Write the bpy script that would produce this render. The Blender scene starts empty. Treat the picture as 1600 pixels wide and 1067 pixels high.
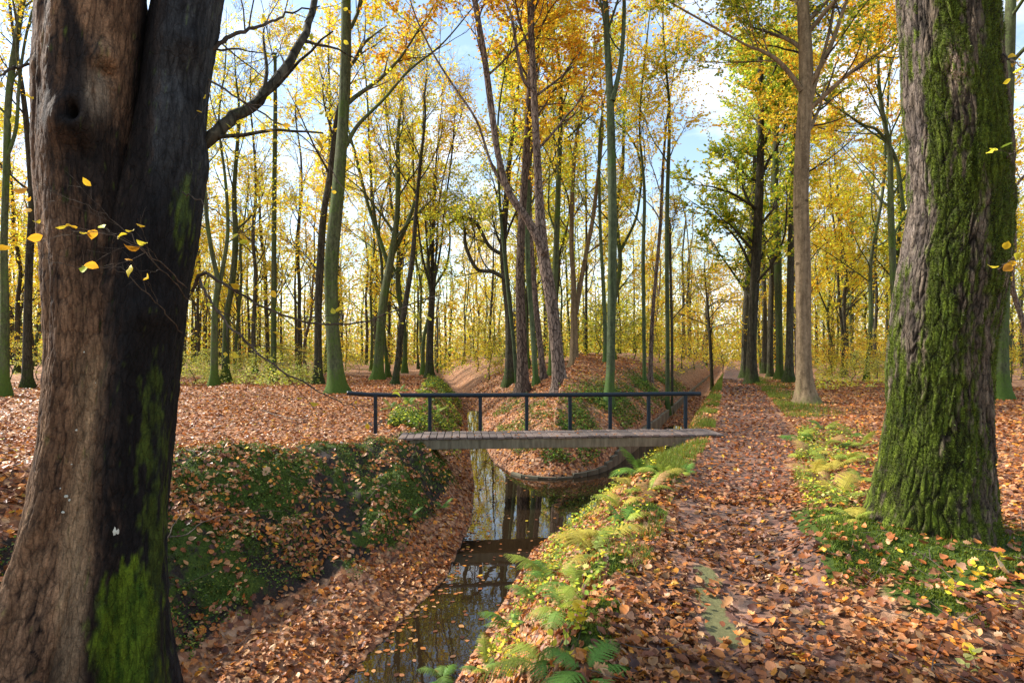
import bpy, math
import numpy as np
from mathutils import Vector, Matrix

# ------------------------------------------------------------------ camera, sky, sun, exposure
SC = bpy.context.scene
COL = SC.collection
CAM_H, FPX, HOR = 1.7, 889.0, 552.0          # camera height, focal length and horizon row measured on the 1600x1067 photograph
cam_d = bpy.data.cameras.new('camera')
cam_d.sensor_width = 36.0
cam_d.lens = 36.0 * FPX / 1600.0
cam_d.shift_y = (HOR - 533.5) / 1600.0
cam_d.clip_start = 0.05
cam_d.clip_end = 2000.0
cam = bpy.data.objects.new('camera', cam_d)
cam.location = (0, 0, CAM_H)
cam.rotation_euler = (math.radians(90), 0, 0)
COL.objects.link(cam)
SC.camera = cam

SUN_EL, SUN_AZ = math.radians(36), math.radians(288)     # azimuth clockwise from +Y: the sun stands to the left, a little ahead
world = bpy.data.worlds.new('World')
SC.world = world
world.use_nodes = True
wn, wl = world.node_tree.nodes, world.node_tree.links
wn.clear()
w_out = wn.new('ShaderNodeOutputWorld')
w_bg = wn.new('ShaderNodeBackground')
w_sky = wn.new('ShaderNodeTexSky')
w_sky.sky_type = 'NISHITA'
w_sky.sun_disc = False
w_sky.sun_elevation = SUN_EL
w_sky.sun_rotation = SUN_AZ
w_sky.air_density = 1.3
w_sky.dust_density = 0.6
w_sky.ozone_density = 2.0
w_tc = wn.new('ShaderNodeTexCoord')
w_map = wn.new('ShaderNodeMapping')
w_map.inputs['Scale'].default_value = (1.0, 1.0, 2.6)
w_n = wn.new('ShaderNodeTexNoise')
w_n.inputs['Scale'].default_value = 3.2
w_n.inputs['Detail'].default_value = 7.0
w_n.inputs['Roughness'].default_value = 0.6
w_r = wn.new('ShaderNodeValToRGB')
w_r.color_ramp.elements[0].position = 0.46
w_r.color_ramp.elements[0].color = (0.06, 0.06, 0.06, 1)
w_r.color_ramp.elements[1].position = 0.68
w_r.color_ramp.elements[1].color = (0.95, 0.95, 0.95, 1)
w_mix = wn.new('ShaderNodeMixRGB')
w_mix.inputs['Color2'].default_value = (5.4, 5.7, 6.3, 1)     # cloud white, in the sky texture's own units
wl.new(w_tc.outputs['Generated'], w_map.inputs['Vector'])
wl.new(w_map.outputs['Vector'], w_n.inputs['Vector'])
wl.new(w_n.outputs['Fac'], w_r.inputs['Fac'])
wl.new(w_r.outputs['Color'], w_mix.inputs['Fac'])
wl.new(w_sky.outputs['Color'], w_mix.inputs['Color1'])
wl.new(w_mix.outputs['Color'], w_bg.inputs['Color'])
w_bg.inputs['Strength'].default_value = 0.145
wl.new(w_bg.outputs['Background'], w_out.inputs['Surface'])

sun_d = bpy.data.lights.new('sun', 'SUN')
sun_d.energy = 4.9
sun_d.angle = math.radians(6)
sun_d.color = (1.0, 0.95, 0.87)
sun = bpy.data.objects.new('sun', sun_d)
_sd = Vector((math.sin(SUN_AZ) * math.cos(SUN_EL), math.cos(SUN_AZ) * math.cos(SUN_EL), math.sin(SUN_EL)))
sun.rotation_euler = _sd.to_track_quat('Z', 'Y').to_euler()
sun.location = _sd * 60
COL.objects.link(sun)

SC.view_settings.view_transform = 'Standard'
SC.view_settings.look = 'None'
SC.view_settings.exposure = 1.0
SC.view_settings.gamma = 1.0
SC.view_settings.use_curve_mapping = False
SC.cycles.use_denoising = True
SC.cycles.max_bounces = 7
SC.cycles.diffuse_bounces = 3
SC.cycles.glossy_bounces = 3
SC.cycles.transmission_bounces = 4
SC.cycles.transparent_max_bounces = 6

# ------------------------------------------------------------------ helpers
def W(px, py, Y):
    """the point at distance Y that the photograph shows at (px, py)"""
    return np.array([(px - 800.0) / FPX * Y, Y, CAM_H - (py - HOR) / FPX * Y])

def hash2(ix, iy, seed=0):
    ix = ix.astype(np.int64).astype(np.uint32); iy = iy.astype(np.int64).astype(np.uint32)
    h = ix * np.uint32(374761393) + iy * np.uint32(668265263) + np.uint32((seed * 2246822519) & 0xffffffff)
    h = (h ^ (h >> np.uint32(13))) * np.uint32(1274126177)
    h = h ^ (h >> np.uint32(16))
    return (h & np.uint32(0xffffff)).astype(np.float64) / float(0xffffff)

def vnoise(x, y, seed=0, wrapx=None):
    x = np.asarray(x, float); y = np.asarray(y, float)
    ix = np.floor(x); iy = np.floor(y); fx = x - ix; fy = y - iy
    fx = fx * fx * (3 - 2 * fx); fy = fy * fy * (3 - 2 * fy)
    ix1 = ix + 1
    if wrapx:
        ix = np.mod(ix, wrapx); ix1 = np.mod(ix1, wrapx)
    a = hash2(ix, iy, seed); b = hash2(ix1, iy, seed); c = hash2(ix, iy + 1, seed); d = hash2(ix1, iy + 1, seed)
    return (a + (b - a) * fx) * (1 - fy) + (c + (d - c) * fx) * fy

def fbm(x, y, oct=4, seed=0):
    s, a, t = 0.0, 0.5, 0.0
    for o in range(oct):
        s = s + a * vnoise(np.asarray(x) * 2 ** o, np.asarray(y) * 2 ** o, seed + o * 17); t += a; a *= 0.5
    return s / t

def worley(x, y, seed=0, wrapx=None):
    """F1, F2 and the cell's random number on a jittered grid"""
    ix = np.floor(x); iy = np.floor(y)
    f1 = np.full(x.shape, 9.0); f2 = np.full(x.shape, 9.0); cid = np.zeros(x.shape)
    for dx in (-1, 0, 1):
        for dy in (-1, 0, 1):
            cx = ix + dx; cy = iy + dy
            hx = np.mod(cx, wrapx) if wrapx else cx
            d = np.hypot(cx + 0.1 + 0.8 * hash2(hx, cy, seed) - x, cy + 0.1 + 0.8 * hash2(hx, cy, seed + 7) - y)
            n = d < f1
            f2 = np.where(n, f1, np.minimum(f2, d))
            cid = np.where(n, hash2(hx, cy, seed + 13), cid)
            f1 = np.where(n, d, f1)
    return f1, f2, cid

def sstep(t):
    t = np.clip(t, 0, 1); return t * t * (3 - 2 * t)

def norm(v):
    return v / np.maximum(np.linalg.norm(v, axis=-1, keepdims=True), 1e-9)

def merged(lf, twg):
    """leaves and the fine twigs that carry them, one crown mesh with two materials"""
    m = MB(); nl = sum(len(a) for a in lf.q)
    m.v = lf.v + twg.v; m.c = lf.c + twg.c; m.n = lf.n + twg.n; m.q = lf.q + [a + lf.n for a in twg.q]
    me = m.mesh('crown', 'tree_leaves')
    me.materials.append(M['twig_bark'])
    ix = np.ones(len(me.polygons), np.int32); ix[:nl] = 0
    me.polygons.foreach_set('material_index', ix)
    return me

class MB:
    """collects vertices, faces and point colours; build() links them as one mesh object"""
    def __init__(s): s.v = []; s.q = []; s.t = []; s.c = []; s.n = 0
    def add(s, v, quads=None, tris=None, col=None):
        v = np.asarray(v, float).reshape(-1, 3)
        if quads is not None and len(quads): s.q.append(np.asarray(quads, np.int64).reshape(-1, 4) + s.n)
        if tris is not None and len(tris): s.t.append(np.asarray(tris, np.int64).reshape(-1, 3) + s.n)
        s.v.append(v); s.n += len(v)
        if col is None: col = (1, 1, 1)
        c = np.asarray(col, float)
        if c.ndim == 1: c = np.broadcast_to(c, (len(v), 3))
        s.c.append(c)
    def mesh(s, name, mat, smooth=True):
        v = np.concatenate(s.v) if s.v else np.zeros((0, 3))
        q = np.concatenate(s.q) if s.q else np.zeros((0, 4), np.int64)
        t = np.concatenate(s.t) if s.t else np.zeros((0, 3), np.int64)
        me = bpy.data.meshes.new(name)
        me.vertices.add(len(v)); me.vertices.foreach_set('co', v.astype(np.float32).ravel())
        nl = q.size + t.size
        me.loops.add(nl); me.loops.foreach_set('vertex_index', np.concatenate([q.ravel(), t.ravel()]).astype(np.int32))
        npoly = len(q) + len(t)
        me.polygons.add(npoly)
        ls = np.concatenate([np.arange(len(q)) * 4, q.size + np.arange(len(t)) * 3]).astype(np.int32)
        me.polygons.foreach_set('loop_start', ls)
        me.polygons.foreach_set('use_smooth', np.full(npoly, smooth))
        a = me.attributes.new('Col', 'FLOAT_COLOR', 'POINT')
        c = np.ones((len(v), 4), np.float32); c[:, :3] = np.concatenate(s.c)
        a.data.foreach_set('color', c.ravel())
        me.update(calc_edges=True)
        me.materials.append(M[mat])
        return me
    def build(s, name, mat, parent=None, smooth=True):
        return link(name, s.mesh(name, mat, smooth), parent)

def link(name, data, parent=None):
    o = bpy.data.objects.new(name, data); COL.objects.link(o)
    if parent is not None: o.parent = parent
    return o

def tag(o, label=None, cat=None, group=None, kind=None):
    if label: o['label'] = label
    if cat: o['category'] = cat
    if group: o['group'] = group
    if kind: o['kind'] = kind
    return o

def empty(name, loc, label=None, cat=None, group=None):
    o = bpy.data.objects.new(name, None); COL.objects.link(o); o.location = loc
    return tag(o, label, cat, group)

def tubes(paths, radii, k):
    """a batch of tapered tubes: paths (B,n,3), radii (B,n) -> vertices, quads"""
    paths = np.asarray(paths, float); radii = np.asarray(radii, float)
    B, n = paths.shape[:2]
    t = norm(np.gradient(paths, axis=1))
    mt = norm(t.mean(axis=1))
    ref = np.where(np.abs(mt[:, 2:3]) > 0.8, np.array([[1.0, 0.13, 0]]), np.array([[0, 0.1, 1.0]]))[:, None, :]
    u = norm(np.cross(t, np.broadcast_to(ref, t.shape))); w = np.cross(t, u)
    a = np.arange(k) * 2 * math.pi / k
    v = paths[:, :, None, :] + radii[:, :, None, None] * (np.cos(a)[None, None, :, None] * u[:, :, None, :] + np.sin(a)[None, None, :, None] * w[:, :, None, :])
    b, i, j = np.meshgrid(np.arange(B), np.arange(n - 1), np.arange(k), indexing='ij')
    idx = lambda b, i, j: (b * n + i) * k + (j % k)
    q = np.stack([idx(b, i, j), idx(b, i, j + 1), idx(b, i + 1, j + 1), idx(b, i + 1, j)], -1).reshape(-1, 4)
    return v.reshape(-1, 3), q

def smooth_path(pts, n):
    """Catmull-Rom through points (any number of columns), n samples"""
    p = np.asarray(pts, float)
    if len(p) == 2:
        return p[0] + (p[1] - p[0]) * np.linspace(0, 1, n)[:, None]
    e = np.vstack([2 * p[0] - p[1], p, 2 * p[-1] - p[-2]])
    s = np.linspace(0, len(p) - 1 - 1e-6, n); i = s.astype(int); f = (s - i)[:, None]
    a, b, c, d = e[i], e[i + 1], e[i + 2], e[i + 3]
    return 0.5 * (2 * b + (c - a) * f + (2 * a - 5 * b + 4 * c - d) * f ** 2 + (3 * b - a - 3 * c + d) * f ** 3)

# ------------------------------------------------------------------ materials
M = {}
class NT:
    def __init__(s, name):
        m = bpy.data.materials.new(name); m.use_nodes = True
        s.m = m; s.nt = m.node_tree; s.nt.nodes.clear()
        s.out = s.n('ShaderNodeOutputMaterial')
    def n(s, t, **kw):
        x = s.nt.nodes.new(t)
        for k, v in kw.items():
            if k in x.inputs.keys() if hasattr(x.inputs, 'keys') else False: x.inputs[k].default_value = v
            else: setattr(x, k, v)
        return x
    def l(s, a, b): s.nt.links.new(a, b)
    def coord(s, scale=(1, 1, 1), kind='Object'):
        t = s.n('ShaderNodeTexCoord'); m = s.n('ShaderNodeMapping'); m.inputs['Scale'].default_value = scale
        s.l(t.outputs[kind], m.inputs['Vector']); return m.outputs['Vector']
    def noise(s, vec, scale, detail=4, rough=0.55):
        x = s.n('ShaderNodeTexNoise'); x.inputs['Scale'].default_value = scale; x.inputs['Detail'].default_value = detail
        x.inputs['Roughness'].default_value = rough; s.l(vec, x.inputs['Vector']); return x.outputs['Fac']
    def ramp(s, fac, stops, interp='LINEAR'):
        x = s.n('ShaderNodeValToRGB'); e = x.color_ramp.elements; x.color_ramp.interpolation = interp
        while len(e) < len(stops): e.new(0.5)
        for i, (p, c) in enumerate(stops):
            e[i].position = p; e[i].color = (*c, 1) if len(c) == 3 else c
        s.l(fac, x.inputs['Fac']); return x.outputs['Color']
    def mix(s, fac, a, b, mode='MIX'):
        x = s.n('ShaderNodeMixRGB'); x.blend_type = mode
        for inp, val in ((x.inputs['Fac'], fac), (x.inputs['Color1'], a), (x.inputs['Color2'], b)):
            if isinstance(val, (int, float)): inp.default_value = val
            elif isinstance(val, tuple): inp.default_value = (*val, 1)
            else: s.l(val, inp)
        return x.outputs['Color']
    def math(s, op, a, b=0.0):
        x = s.n('ShaderNodeMath'); x.operation = op
        for inp, val in ((x.inputs[0], a), (x.inputs[1], b)):
            if isinstance(val, (int, float)): inp.default_value = val
            else: s.l(val, inp)
        return x.outputs[0]
    def attr(s, name):
        x = s.n('ShaderNodeAttribute'); x.attribute_name = name; return x.outputs
    def bump(s, h, strength=0.5, dist=0.02):
        x = s.n('ShaderNodeBump'); x.inputs['Strength'].default_value = strength; x.inputs['Distance'].default_value = dist
        s.l(h, x.inputs['Height']); return x.outputs['Normal']
    def principled(s, col, rough=0.8, bump=None, spec=0.3, **kw):
        b = s.n('ShaderNodeBsdfPrincipled')
        if isinstance(col, tuple): b.inputs['Base Color'].default_value = (*col, 1)
        else: s.l(col, b.inputs['Base Color'])
        if isinstance(rough, (int, float)): b.inputs['Roughness'].default_value = rough
        else: s.l(rough, b.inputs['Roughness'])
        b.inputs['Specular IOR Level'].default_value = spec
        for k, v in kw.items(): b.inputs[k].default_value = v
        if bump is not None: s.l(bump, b.inputs['Normal'])
        s.l(b.outputs[0], s.out.inputs['Surface']); M[s.m.name] = s.m
        return b

def leaf_mat(name, trans, rough=0.55, source='Col', vary=0.0, spec=0.25):
    t = NT(name)
    if source == 'object':
        oi = t.n('ShaderNodeObjectInfo'); c = oi.outputs['Color']
        nz = t.noise(t.coord((1, 1, 1)), 55, 3)
        c = t.mix(0.6, c, t.ramp(nz, [(0.3, (0.35, 0.3, 0.3)), (0.6, (1.1, 1.05, 1.0))]), 'MULTIPLY')
    else:
        c = t.attr('Col')['Color']
    if vary:
        oi = t.n('ShaderNodeObjectInfo')
        hs = t.n('ShaderNodeHueSaturation')
        t.l(t.math('ADD', t.math('MULTIPLY', oi.outputs['Random'], 0.05 * vary), 0.5 - 0.025 * vary), hs.inputs['Hue'])
        t.l(t.math('ADD', t.math('MULTIPLY', oi.outputs['Random'], 0.4 * vary), 1.0 - 0.2 * vary), hs.inputs['Value'])
        t.l(c, hs.inputs['Color']); c = hs.outputs['Color']
    d = t.n('ShaderNodeBsdfPrincipled'); d.inputs['Roughness'].default_value = rough; d.inputs['Specular IOR Level'].default_value = spec
    t.l(c, d.inputs['Base Color'])
    tr = t.n('ShaderNodeBsdfTranslucent'); t.l(c, tr.inputs['Color'])
    mx = t.n('ShaderNodeMixShader'); mx.inputs[0].default_value = trans
    t.l(d.outputs[0], mx.inputs[1]); t.l(tr.outputs[0], mx.inputs[2]); t.l(mx.outputs[0], t.out.inputs['Surface'])
    M[name] = t.m

leaf_mat('tree_leaves', 0.55, vary=0.4)
leaf_mat('plant_leaves', 0.4)
leaf_mat('fallen_leaves', 0.12, rough=0.5, spec=0.35)
leaf_mat('single_leaf', 0.12, rough=0.5, source='object', spec=0.35)
leaf_mat('fern_leaf', 0.4, source='object')

def bark_mat(name, dark, light, moss, moss_amt, scale, stretch, bump=0.8, dist=0.03, cracks=0.0, knots=0.0, foot=0.6):
    t = NT(name); v = t.coord((1, 1, stretch)); v1 = t.coord((1, 1, 1)); v2 = t.coord((1, 1, 0.06))
    n1 = t.noise(v, scale, 8, 0.72); n2 = t.noise(v1, 1.1, 5, 0.65); n3 = t.noise(v1, 14, 6, 0.75); n4 = t.noise(v2, 9, 5, 0.6)
    c = t.ramp(n1, [(0.30, dark), (0.52, tuple((a + b) / 2 for a, b in zip(dark, light))), (0.72, light)])
    c = t.mix(0.75, c, t.ramp(n4, [(0.32, (0.35, 0.34, 0.33)), (0.62, (1.2, 1.2, 1.2))]), 'MULTIPLY')
    c = t.mix(t.ramp(n3, [(0.52, (0, 0, 0)), (0.72, (0.6, 0.6, 0.6))]), c, tuple(min(1, x * 1.35 + 0.015) for x in light))
    sx = t.n('ShaderNodeSeparateXYZ'); tc = t.n('ShaderNodeTexCoord'); t.l(tc.outputs['Object'], sx.inputs[0])
    low = t.math('MULTIPLY', t.math('SUBTRACT', 1.0, t.math('DIVIDE', sx.outputs[2], 1.8)), 0.35 * foot)
    low = t.math('MAXIMUM', low, 0.0)
    mf = t.ramp(t.math('ADD', t.mix(0.45, n2, n3), low), [(0.66 - moss_amt * 0.3, (0, 0, 0)), (0.78 - moss_amt * 0.3, (0.9, 0.9, 0.9))])
    oi = t.n('ShaderNodeObjectInfo')
    c = t.mix(mf, c, t.mix(n3, tuple(x * 0.5 for x in moss), tuple(x * 1.5 for x in moss)))
    h = t.mix(0.35, n1, n3)
    if cracks:
        vo = t.n('ShaderNodeTexVoronoi'); vo.feature = 'DISTANCE_TO_EDGE'; vo.inputs['Scale'].default_value = 11
        wv = t.n('ShaderNodeMixRGB'); wv.inputs[0].default_value = 0.12; t.l(t.coord((1, 1, 0.3)), wv.inputs[1])
        nn = t.n('ShaderNodeTexNoise'); nn.inputs['Scale'].default_value = 5; t.l(v, nn.inputs['Vector']); t.l(nn.outputs['Color'], wv.inputs[2])
        t.l(wv.outputs[0], vo.inputs['Vector'])
        ed = t.ramp(vo.outputs['Distance'], [(0.0, (0, 0, 0)), (0.10, (1, 1, 1))])
        c = t.mix(cracks, c, t.mix(1.0, c, t.mix(1.0, (0.35, 0.33, 0.32), ed, 'LIGHTEN'), 'MULTIPLY'))
        h = t.mix(0.5, h, ed)
    if knots:
        vk = t.n('ShaderNodeTexVoronoi'); vk.inputs['Scale'].default_value = 1.5; t.l(t.coord((1, 1, 1.6)), vk.inputs['Vector'])
        c = t.mix(t.ramp(vk.outputs['Distance'], [(0.10, (knots,) * 3), (0.17, (0, 0, 0))]), c, tuple(x * 0.35 for x in dark))
    c = t.mix(1.0, c, t.ramp(oi.outputs['Random'], [(0, (0.7, 0.67, 0.63)), (1, (1.2, 1.2, 1.2))]), 'MULTIPLY')
    t.principled(c, 0.9, t.bump(h, bump, dist), spec=0.12)
bark_mat('bark_green', (0.026, 0.030, 0.014), (0.12, 0.13, 0.065), (0.06, 0.10, 0.015), 0.6, 12, 0.4)
bark_mat('bark_dark', (0.020, 0.018, 0.012), (0.105, 0.092, 0.062), (0.045, 0.068, 0.014), 0.38, 11, 0.25, cracks=0.6)
bark_mat('bark_brown', (0.06, 0.043, 0.033), (0.29, 0.21, 0.16), (0.10, 0.085, 0.045), 0.0, 18, 0.22, 1.0, 0.05, cracks=0.9, foot=0.1)
bark_mat('bark_pale', (0.10, 0.07, 0.038), (0.27, 0.195, 0.115), (0.12, 0.12, 0.04), 0.12, 8, 0.5, 0.6, 0.02, knots=0.8, foot=0.5)
bark_mat('bark_slim', (0.03, 0.040, 0.020), (0.115, 0.145, 0.075), (0.06, 0.11, 0.022), 0.45, 9, 0.6, 0.5, 0.015)
bark_mat('twig_bark', (0.03, 0.024, 0.018), (0.13, 0.10, 0.075), (0.05, 0.06, 0.02), 0.1, 12, 0.5, 0.2, 0.01)

# hero bark: colour comes from a point colour that holds the tree's own patches (moss, stains) and painted cleft shade, grain from noise
def hero_bark(name, bump, scale, fiss):
    t = NT(name); v = t.coord((1, 1, 0.35)); v1 = t.coord((1, 1, 1)); v2 = t.coord((1, 1, 0.08))
    c = t.attr('Col')['Color']
    n1 = t.noise(v, scale, 8, 0.75); n3 = t.noise(v1, 70, 6, 0.75); n4 = t.noise(v2, 10, 5, 0.65)
    c = t.mix(0.9, c, t.ramp(n1, [(0.30, (0.30, 0.28, 0.27)), (0.70, (1.5, 1.47, 1.44))]), 'MULTIPLY')
    c = t.mix(0.8, c, t.ramp(n3, [(0.32, (0.45, 0.45, 0.45)), (0.68, (1.45, 1.45, 1.45))]), 'MULTIPLY')
    c = t.mix(0.6, c, t.ramp(n4, [(0.35, (0.45, 0.43, 0.42)), (0.65, (1.25, 1.25, 1.25))]), 'MULTIPLY')
    vo = t.n('ShaderNodeTexVoronoi'); vo.feature = 'DISTANCE_TO_EDGE'; vo.inputs['Scale'].default_value = 26
    nn = t.n('ShaderNodeTexNoise'); nn.inputs['Scale'].default_value = 9; nn.inputs['Detail'].default_value = 5; t.l(v, nn.inputs['Vector'])
    wv = t.n('ShaderNodeMixRGB'); wv.inputs[0].default_value = 0.10; t.l(t.coord((1, 1, 0.22)), wv.inputs[1]); t.l(nn.outputs['Color'], wv.inputs[2]); t.l(wv.outputs[0], vo.inputs['Vector'])
    ed = t.ramp(vo.outputs['Distance'], [(0.0, (0.18, 0.17, 0.16)), (0.09, (1, 1, 1))])
    c = t.mix(fiss, c, ed, 'MULTIPLY')
    t.principled(c, 0.85, t.bump(t.mix(0.4, t.mix(0.5, n1, n3), ed), bump, 0.018), spec=0.14)
hero_bark('oak_bark', 0.9, 14, 0.7)
hero_bark('beech_bark', 0.8, 24, 0.32)

def ground_mat():
    t = NT('forest_ground'); v = t.coord((1, 1, 1))
    vo = t.n('ShaderNodeTexVoronoi'); vo.inputs['Scale'].default_value = 13; t.l(v, vo.inputs['Vector'])
    sep = t.n('ShaderNodeSeparateColor'); t.l(vo.outputs['Color'], sep.inputs[0])
    litter = t.ramp(sep.outputs[0], [(0.0, (0.12, 0.055, 0.03)), (0.2, (0.27, 0.12, 0.06)), (0.4, (0.40, 0.20, 0.10)), (0.6, (0.46, 0.27, 0.16)), (0.8, (0.46, 0.20, 0.07)), (1.0, (0.52, 0.33, 0.20))])
    nz = t.noise(v, 2.2, 5); nf = t.noise(v, 45, 4, 0.7)
    litter = t.mix(0.55, litter, t.ramp(nz, [(0.3, (0.55, 0.5, 0.48)), (0.7, (1.25, 1.2, 1.15))]), 'MULTIPLY')
    litter = t.mix(t.ramp(vo.outputs['Distance'], [(0.45, (0, 0, 0)), (0.8, (0.5, 0.5, 0.5))]), litter, (0.05, 0.026, 0.016))
    cov = t.n('ShaderNodeSeparateColor'); t.l(t.attr('Col')['Color'], cov.inputs[0])
    soil = t.ramp(nf, [(0.3, (0.012, 0.009, 0.007)), (0.7, (0.045, 0.032, 0.024))])
    moss = t.ramp(nf, [(0.3, (0.014, 0.026, 0.004)), (0.55, (0.05, 0.078, 0.008)), (0.75, (0.12, 0.15, 0.018))])
    br = t.noise(v, 5.0, 6, 0.65)
    f = lambda ch, lo, hi: t.ramp(t.math('ADD', ch, t.math('MULTIPLY', t.math('SUBTRACT', br, 0.5), 1.3)), [(lo, (0, 0, 0)), (hi, (1, 1, 1))])
    c = t.mix(f(cov.outputs[0], 0.42, 0.58), litter, soil)
    c = t.mix(f(cov.outputs[1], 0.42, 0.58), c, moss)
    h = t.mix(0.5, sep.outputs[1], nf)
    t.principled(c, 0.85, t.bump(h, 0.8, 0.03), spec=0.2)
ground_mat()

def path_mat():
    t = NT('path_ground'); v = t.coord((1, 1, 1))
    vo = t.n('ShaderNodeTexVoronoi'); vo.inputs['Scale'].default_value = 15; t.l(v, vo.inputs['Vector'])
    sep = t.n('ShaderNodeSeparateColor'); t.l(vo.outputs['Color'], sep.inputs[0])
    litter = t.ramp(sep.outputs[0], [(0.0, (0.04, 0.02, 0.015)), (0.3, (0.13, 0.06, 0.04)), (0.6, (0.23, 0.12, 0.085)), (0.8, (0.28, 0.12, 0.05)), (1.0, (0.32, 0.19, 0.13))])
    nf = t.noise(v, 40, 5, 0.7); nb = t.noise(v, 3.5, 5, 0.6)
    mud = t.ramp(nf, [(0.3, (0.03, 0.022, 0.018)), (0.7, (0.085, 0.062, 0.05))])
    c = t.mix(t.ramp(nb, [(0.45, (0, 0, 0)), (0.6, (0.8, 0.8, 0.8))]), litter, mud)
    alg = t.n('ShaderNodeSeparateColor'); t.l(t.attr('Col')['Color'], alg.inputs[0])
    al = t.ramp(t.math('ADD', alg.outputs[1], t.math('MULTIPLY', t.math('SUBTRACT', nb, 0.5), 0.9)), [(0.45, (0, 0, 0)), (0.55, (1, 1, 1))])
    c = t.mix(al, c, t.ramp(nf, [(0.3, (0.085, 0.082, 0.03)), (0.7, (0.17, 0.16, 0.065))]))
    t.principled(c, 0.7, t.bump(t.mix(0.5, sep.outputs[1], nf), 0.7, 0.02), spec=0.3)
path_mat()

def water_mat():
    t = NT('ditch_water'); v = t.coord((1, 1, 1))
    n = t.noise(v, 2.5, 3, 0.5)
    t.principled((0.016, 0.010, 0.005), 0.015, t.bump(n, 0.06, 0.02), spec=0.9, IOR=1.4)
water_mat()

def wood_mat():
    t = NT('weathered_wood'); v = t.coord((2, 30, 30)); v1 = t.coord((1, 1, 1), 'Generated')
    n = t.noise(v, 1.5, 6, 0.7); oi = t.n('ShaderNodeObjectInfo')
    c = t.ramp(n, [(0.3, (0.07, 0.05, 0.045)), (0.7, (0.21, 0.16, 0.135))])
    c = t.mix(1.0, c, t.ramp(oi.outputs['Random'], [(0, (0.65, 0.65, 0.65)), (1, (1.2, 1.15, 1.1))]), 'MULTIPLY')
    t.principled(c, 0.7, t.bump(n, 0.5, 0.004), spec=0.35)
wood_mat()
def simple(name, a, b, scale, rough=0.7, spec=0.3, bump=0.3, dist=0.01, stretch=(1, 1, 1), **kw):
    t = NT(name); n = t.noise(t.coord(stretch), scale, 6, 0.65)
    t.principled(t.ramp(n, [(0.3, a), (0.7, b)]), rough, t.bump(n, bump, dist), spec=spec, **kw)
simple('beam_paint', (0.08, 0.065, 0.038), (0.22, 0.19, 0.12), 4, 0.7, stretch=(3, 3, 0.6))
simple('blue_paint', (0.002, 0.007, 0.012), (0.005, 0.016, 0.027), 9, 0.42, 0.3, 0.1, 0.002)
simple('concrete', (0.06, 0.05, 0.032), (0.26, 0.23, 0.15), 3, 0.85, stretch=(1, 1, 0.4))
simple('dead_wood', (0.035, 0.025, 0.018), (0.14, 0.10, 0.075), 8, 0.85)
simple('lichen', (0.35, 0.36, 0.3), (0.55, 0.57, 0.48), 20, 0.9)
simple('moss', (0.03, 0.07, 0.006), (0.12, 0.2, 0.02), 30, 0.95, 0.1, 0.6, 0.01)

# ------------------------------------------------------------------ terrain
ZW = -1.2
Lp = np.array([(-4.2, -14), (-2.3, 0), (-1.52, 5), (-1.14, 6.35), (-0.86, 7.3), (-0.70, 9.8), (-0.82, 12.4), (-1.27, 17), (-2.3, 29), (-8.3, 68), (-33, 260)])
Rp = np.array([(-3.2, -14), (-1.35, 0), (-0.50, 5), (0.30, 8.3), (1.35, 10.3), (2.8, 12.5), (4.0, 14.9), (6.25, 20.7), (24.1, 66), (100, 260)])
Pl = np.array([(0.9, 13.1), (0.3, 13.3), (0.0, 13.7), (-0.5, 15.2), (-0.75, 17), (-1.6, 29), (-7.6, 68), (-32, 260)])
Pr = np.array([(0.9, 13.1), (1.6, 13.35), (2.2, 13.9), (2.75, 14.9), (5.2, 20.7), (23, 66), (98.5, 260)])
PATH = np.array([(-0.1, -14), (0.45, 0), (1.12, 2.9), (1.72, 4.3), (3.0, 7.6), (5.05, 11.8), (9.05, 22.2), (20.9, 54), (50, 132), (98, 260)])
def xat(poly, y): return np.interp(y, poly[:, 1], poly[:, 0])
def pdist(poly, x, y):
    d = np.full(x.shape, 1e9)
    for (ax, ay), (bx, by) in zip(poly[:-1], poly[1:]):
        ex, ey = bx - ax, by - ay
        s = np.clip(((x - ax) * ex + (y - ay) * ey) / (ex * ex + ey * ey), 0, 1)
        d = np.minimum(d, np.hypot(x - ax - s * ex, y - ay - s * ey))
    return d
def path_half(y): return np.interp(y, [0, 3, 6, 10, 14, 25, 60, 130], [0.75, 0.7, 0.72, 0.85, 0.95, 0.95, 0.9, 1.0])
HUMPS = [(0.52, 3.75, 0.22, 0.13), (0.75, 4.5, 0.22, 0.12), (0.42, 3.35, 0.2, 0.1), (1.35, 6.0, 0.3, 0.12), (1.9, 7.4, 0.4, 0.1), (2.35, 4.25, 0.3, 0.10), (2.75, 3.75, 0.35, 0.10), (3.3, 3.95, 0.4, 0.09), (2.5, 4.6, 0.3, 0.1)]
OAK = (3.62, 5.0); BEECH = (-2.95, 4.15)

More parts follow.
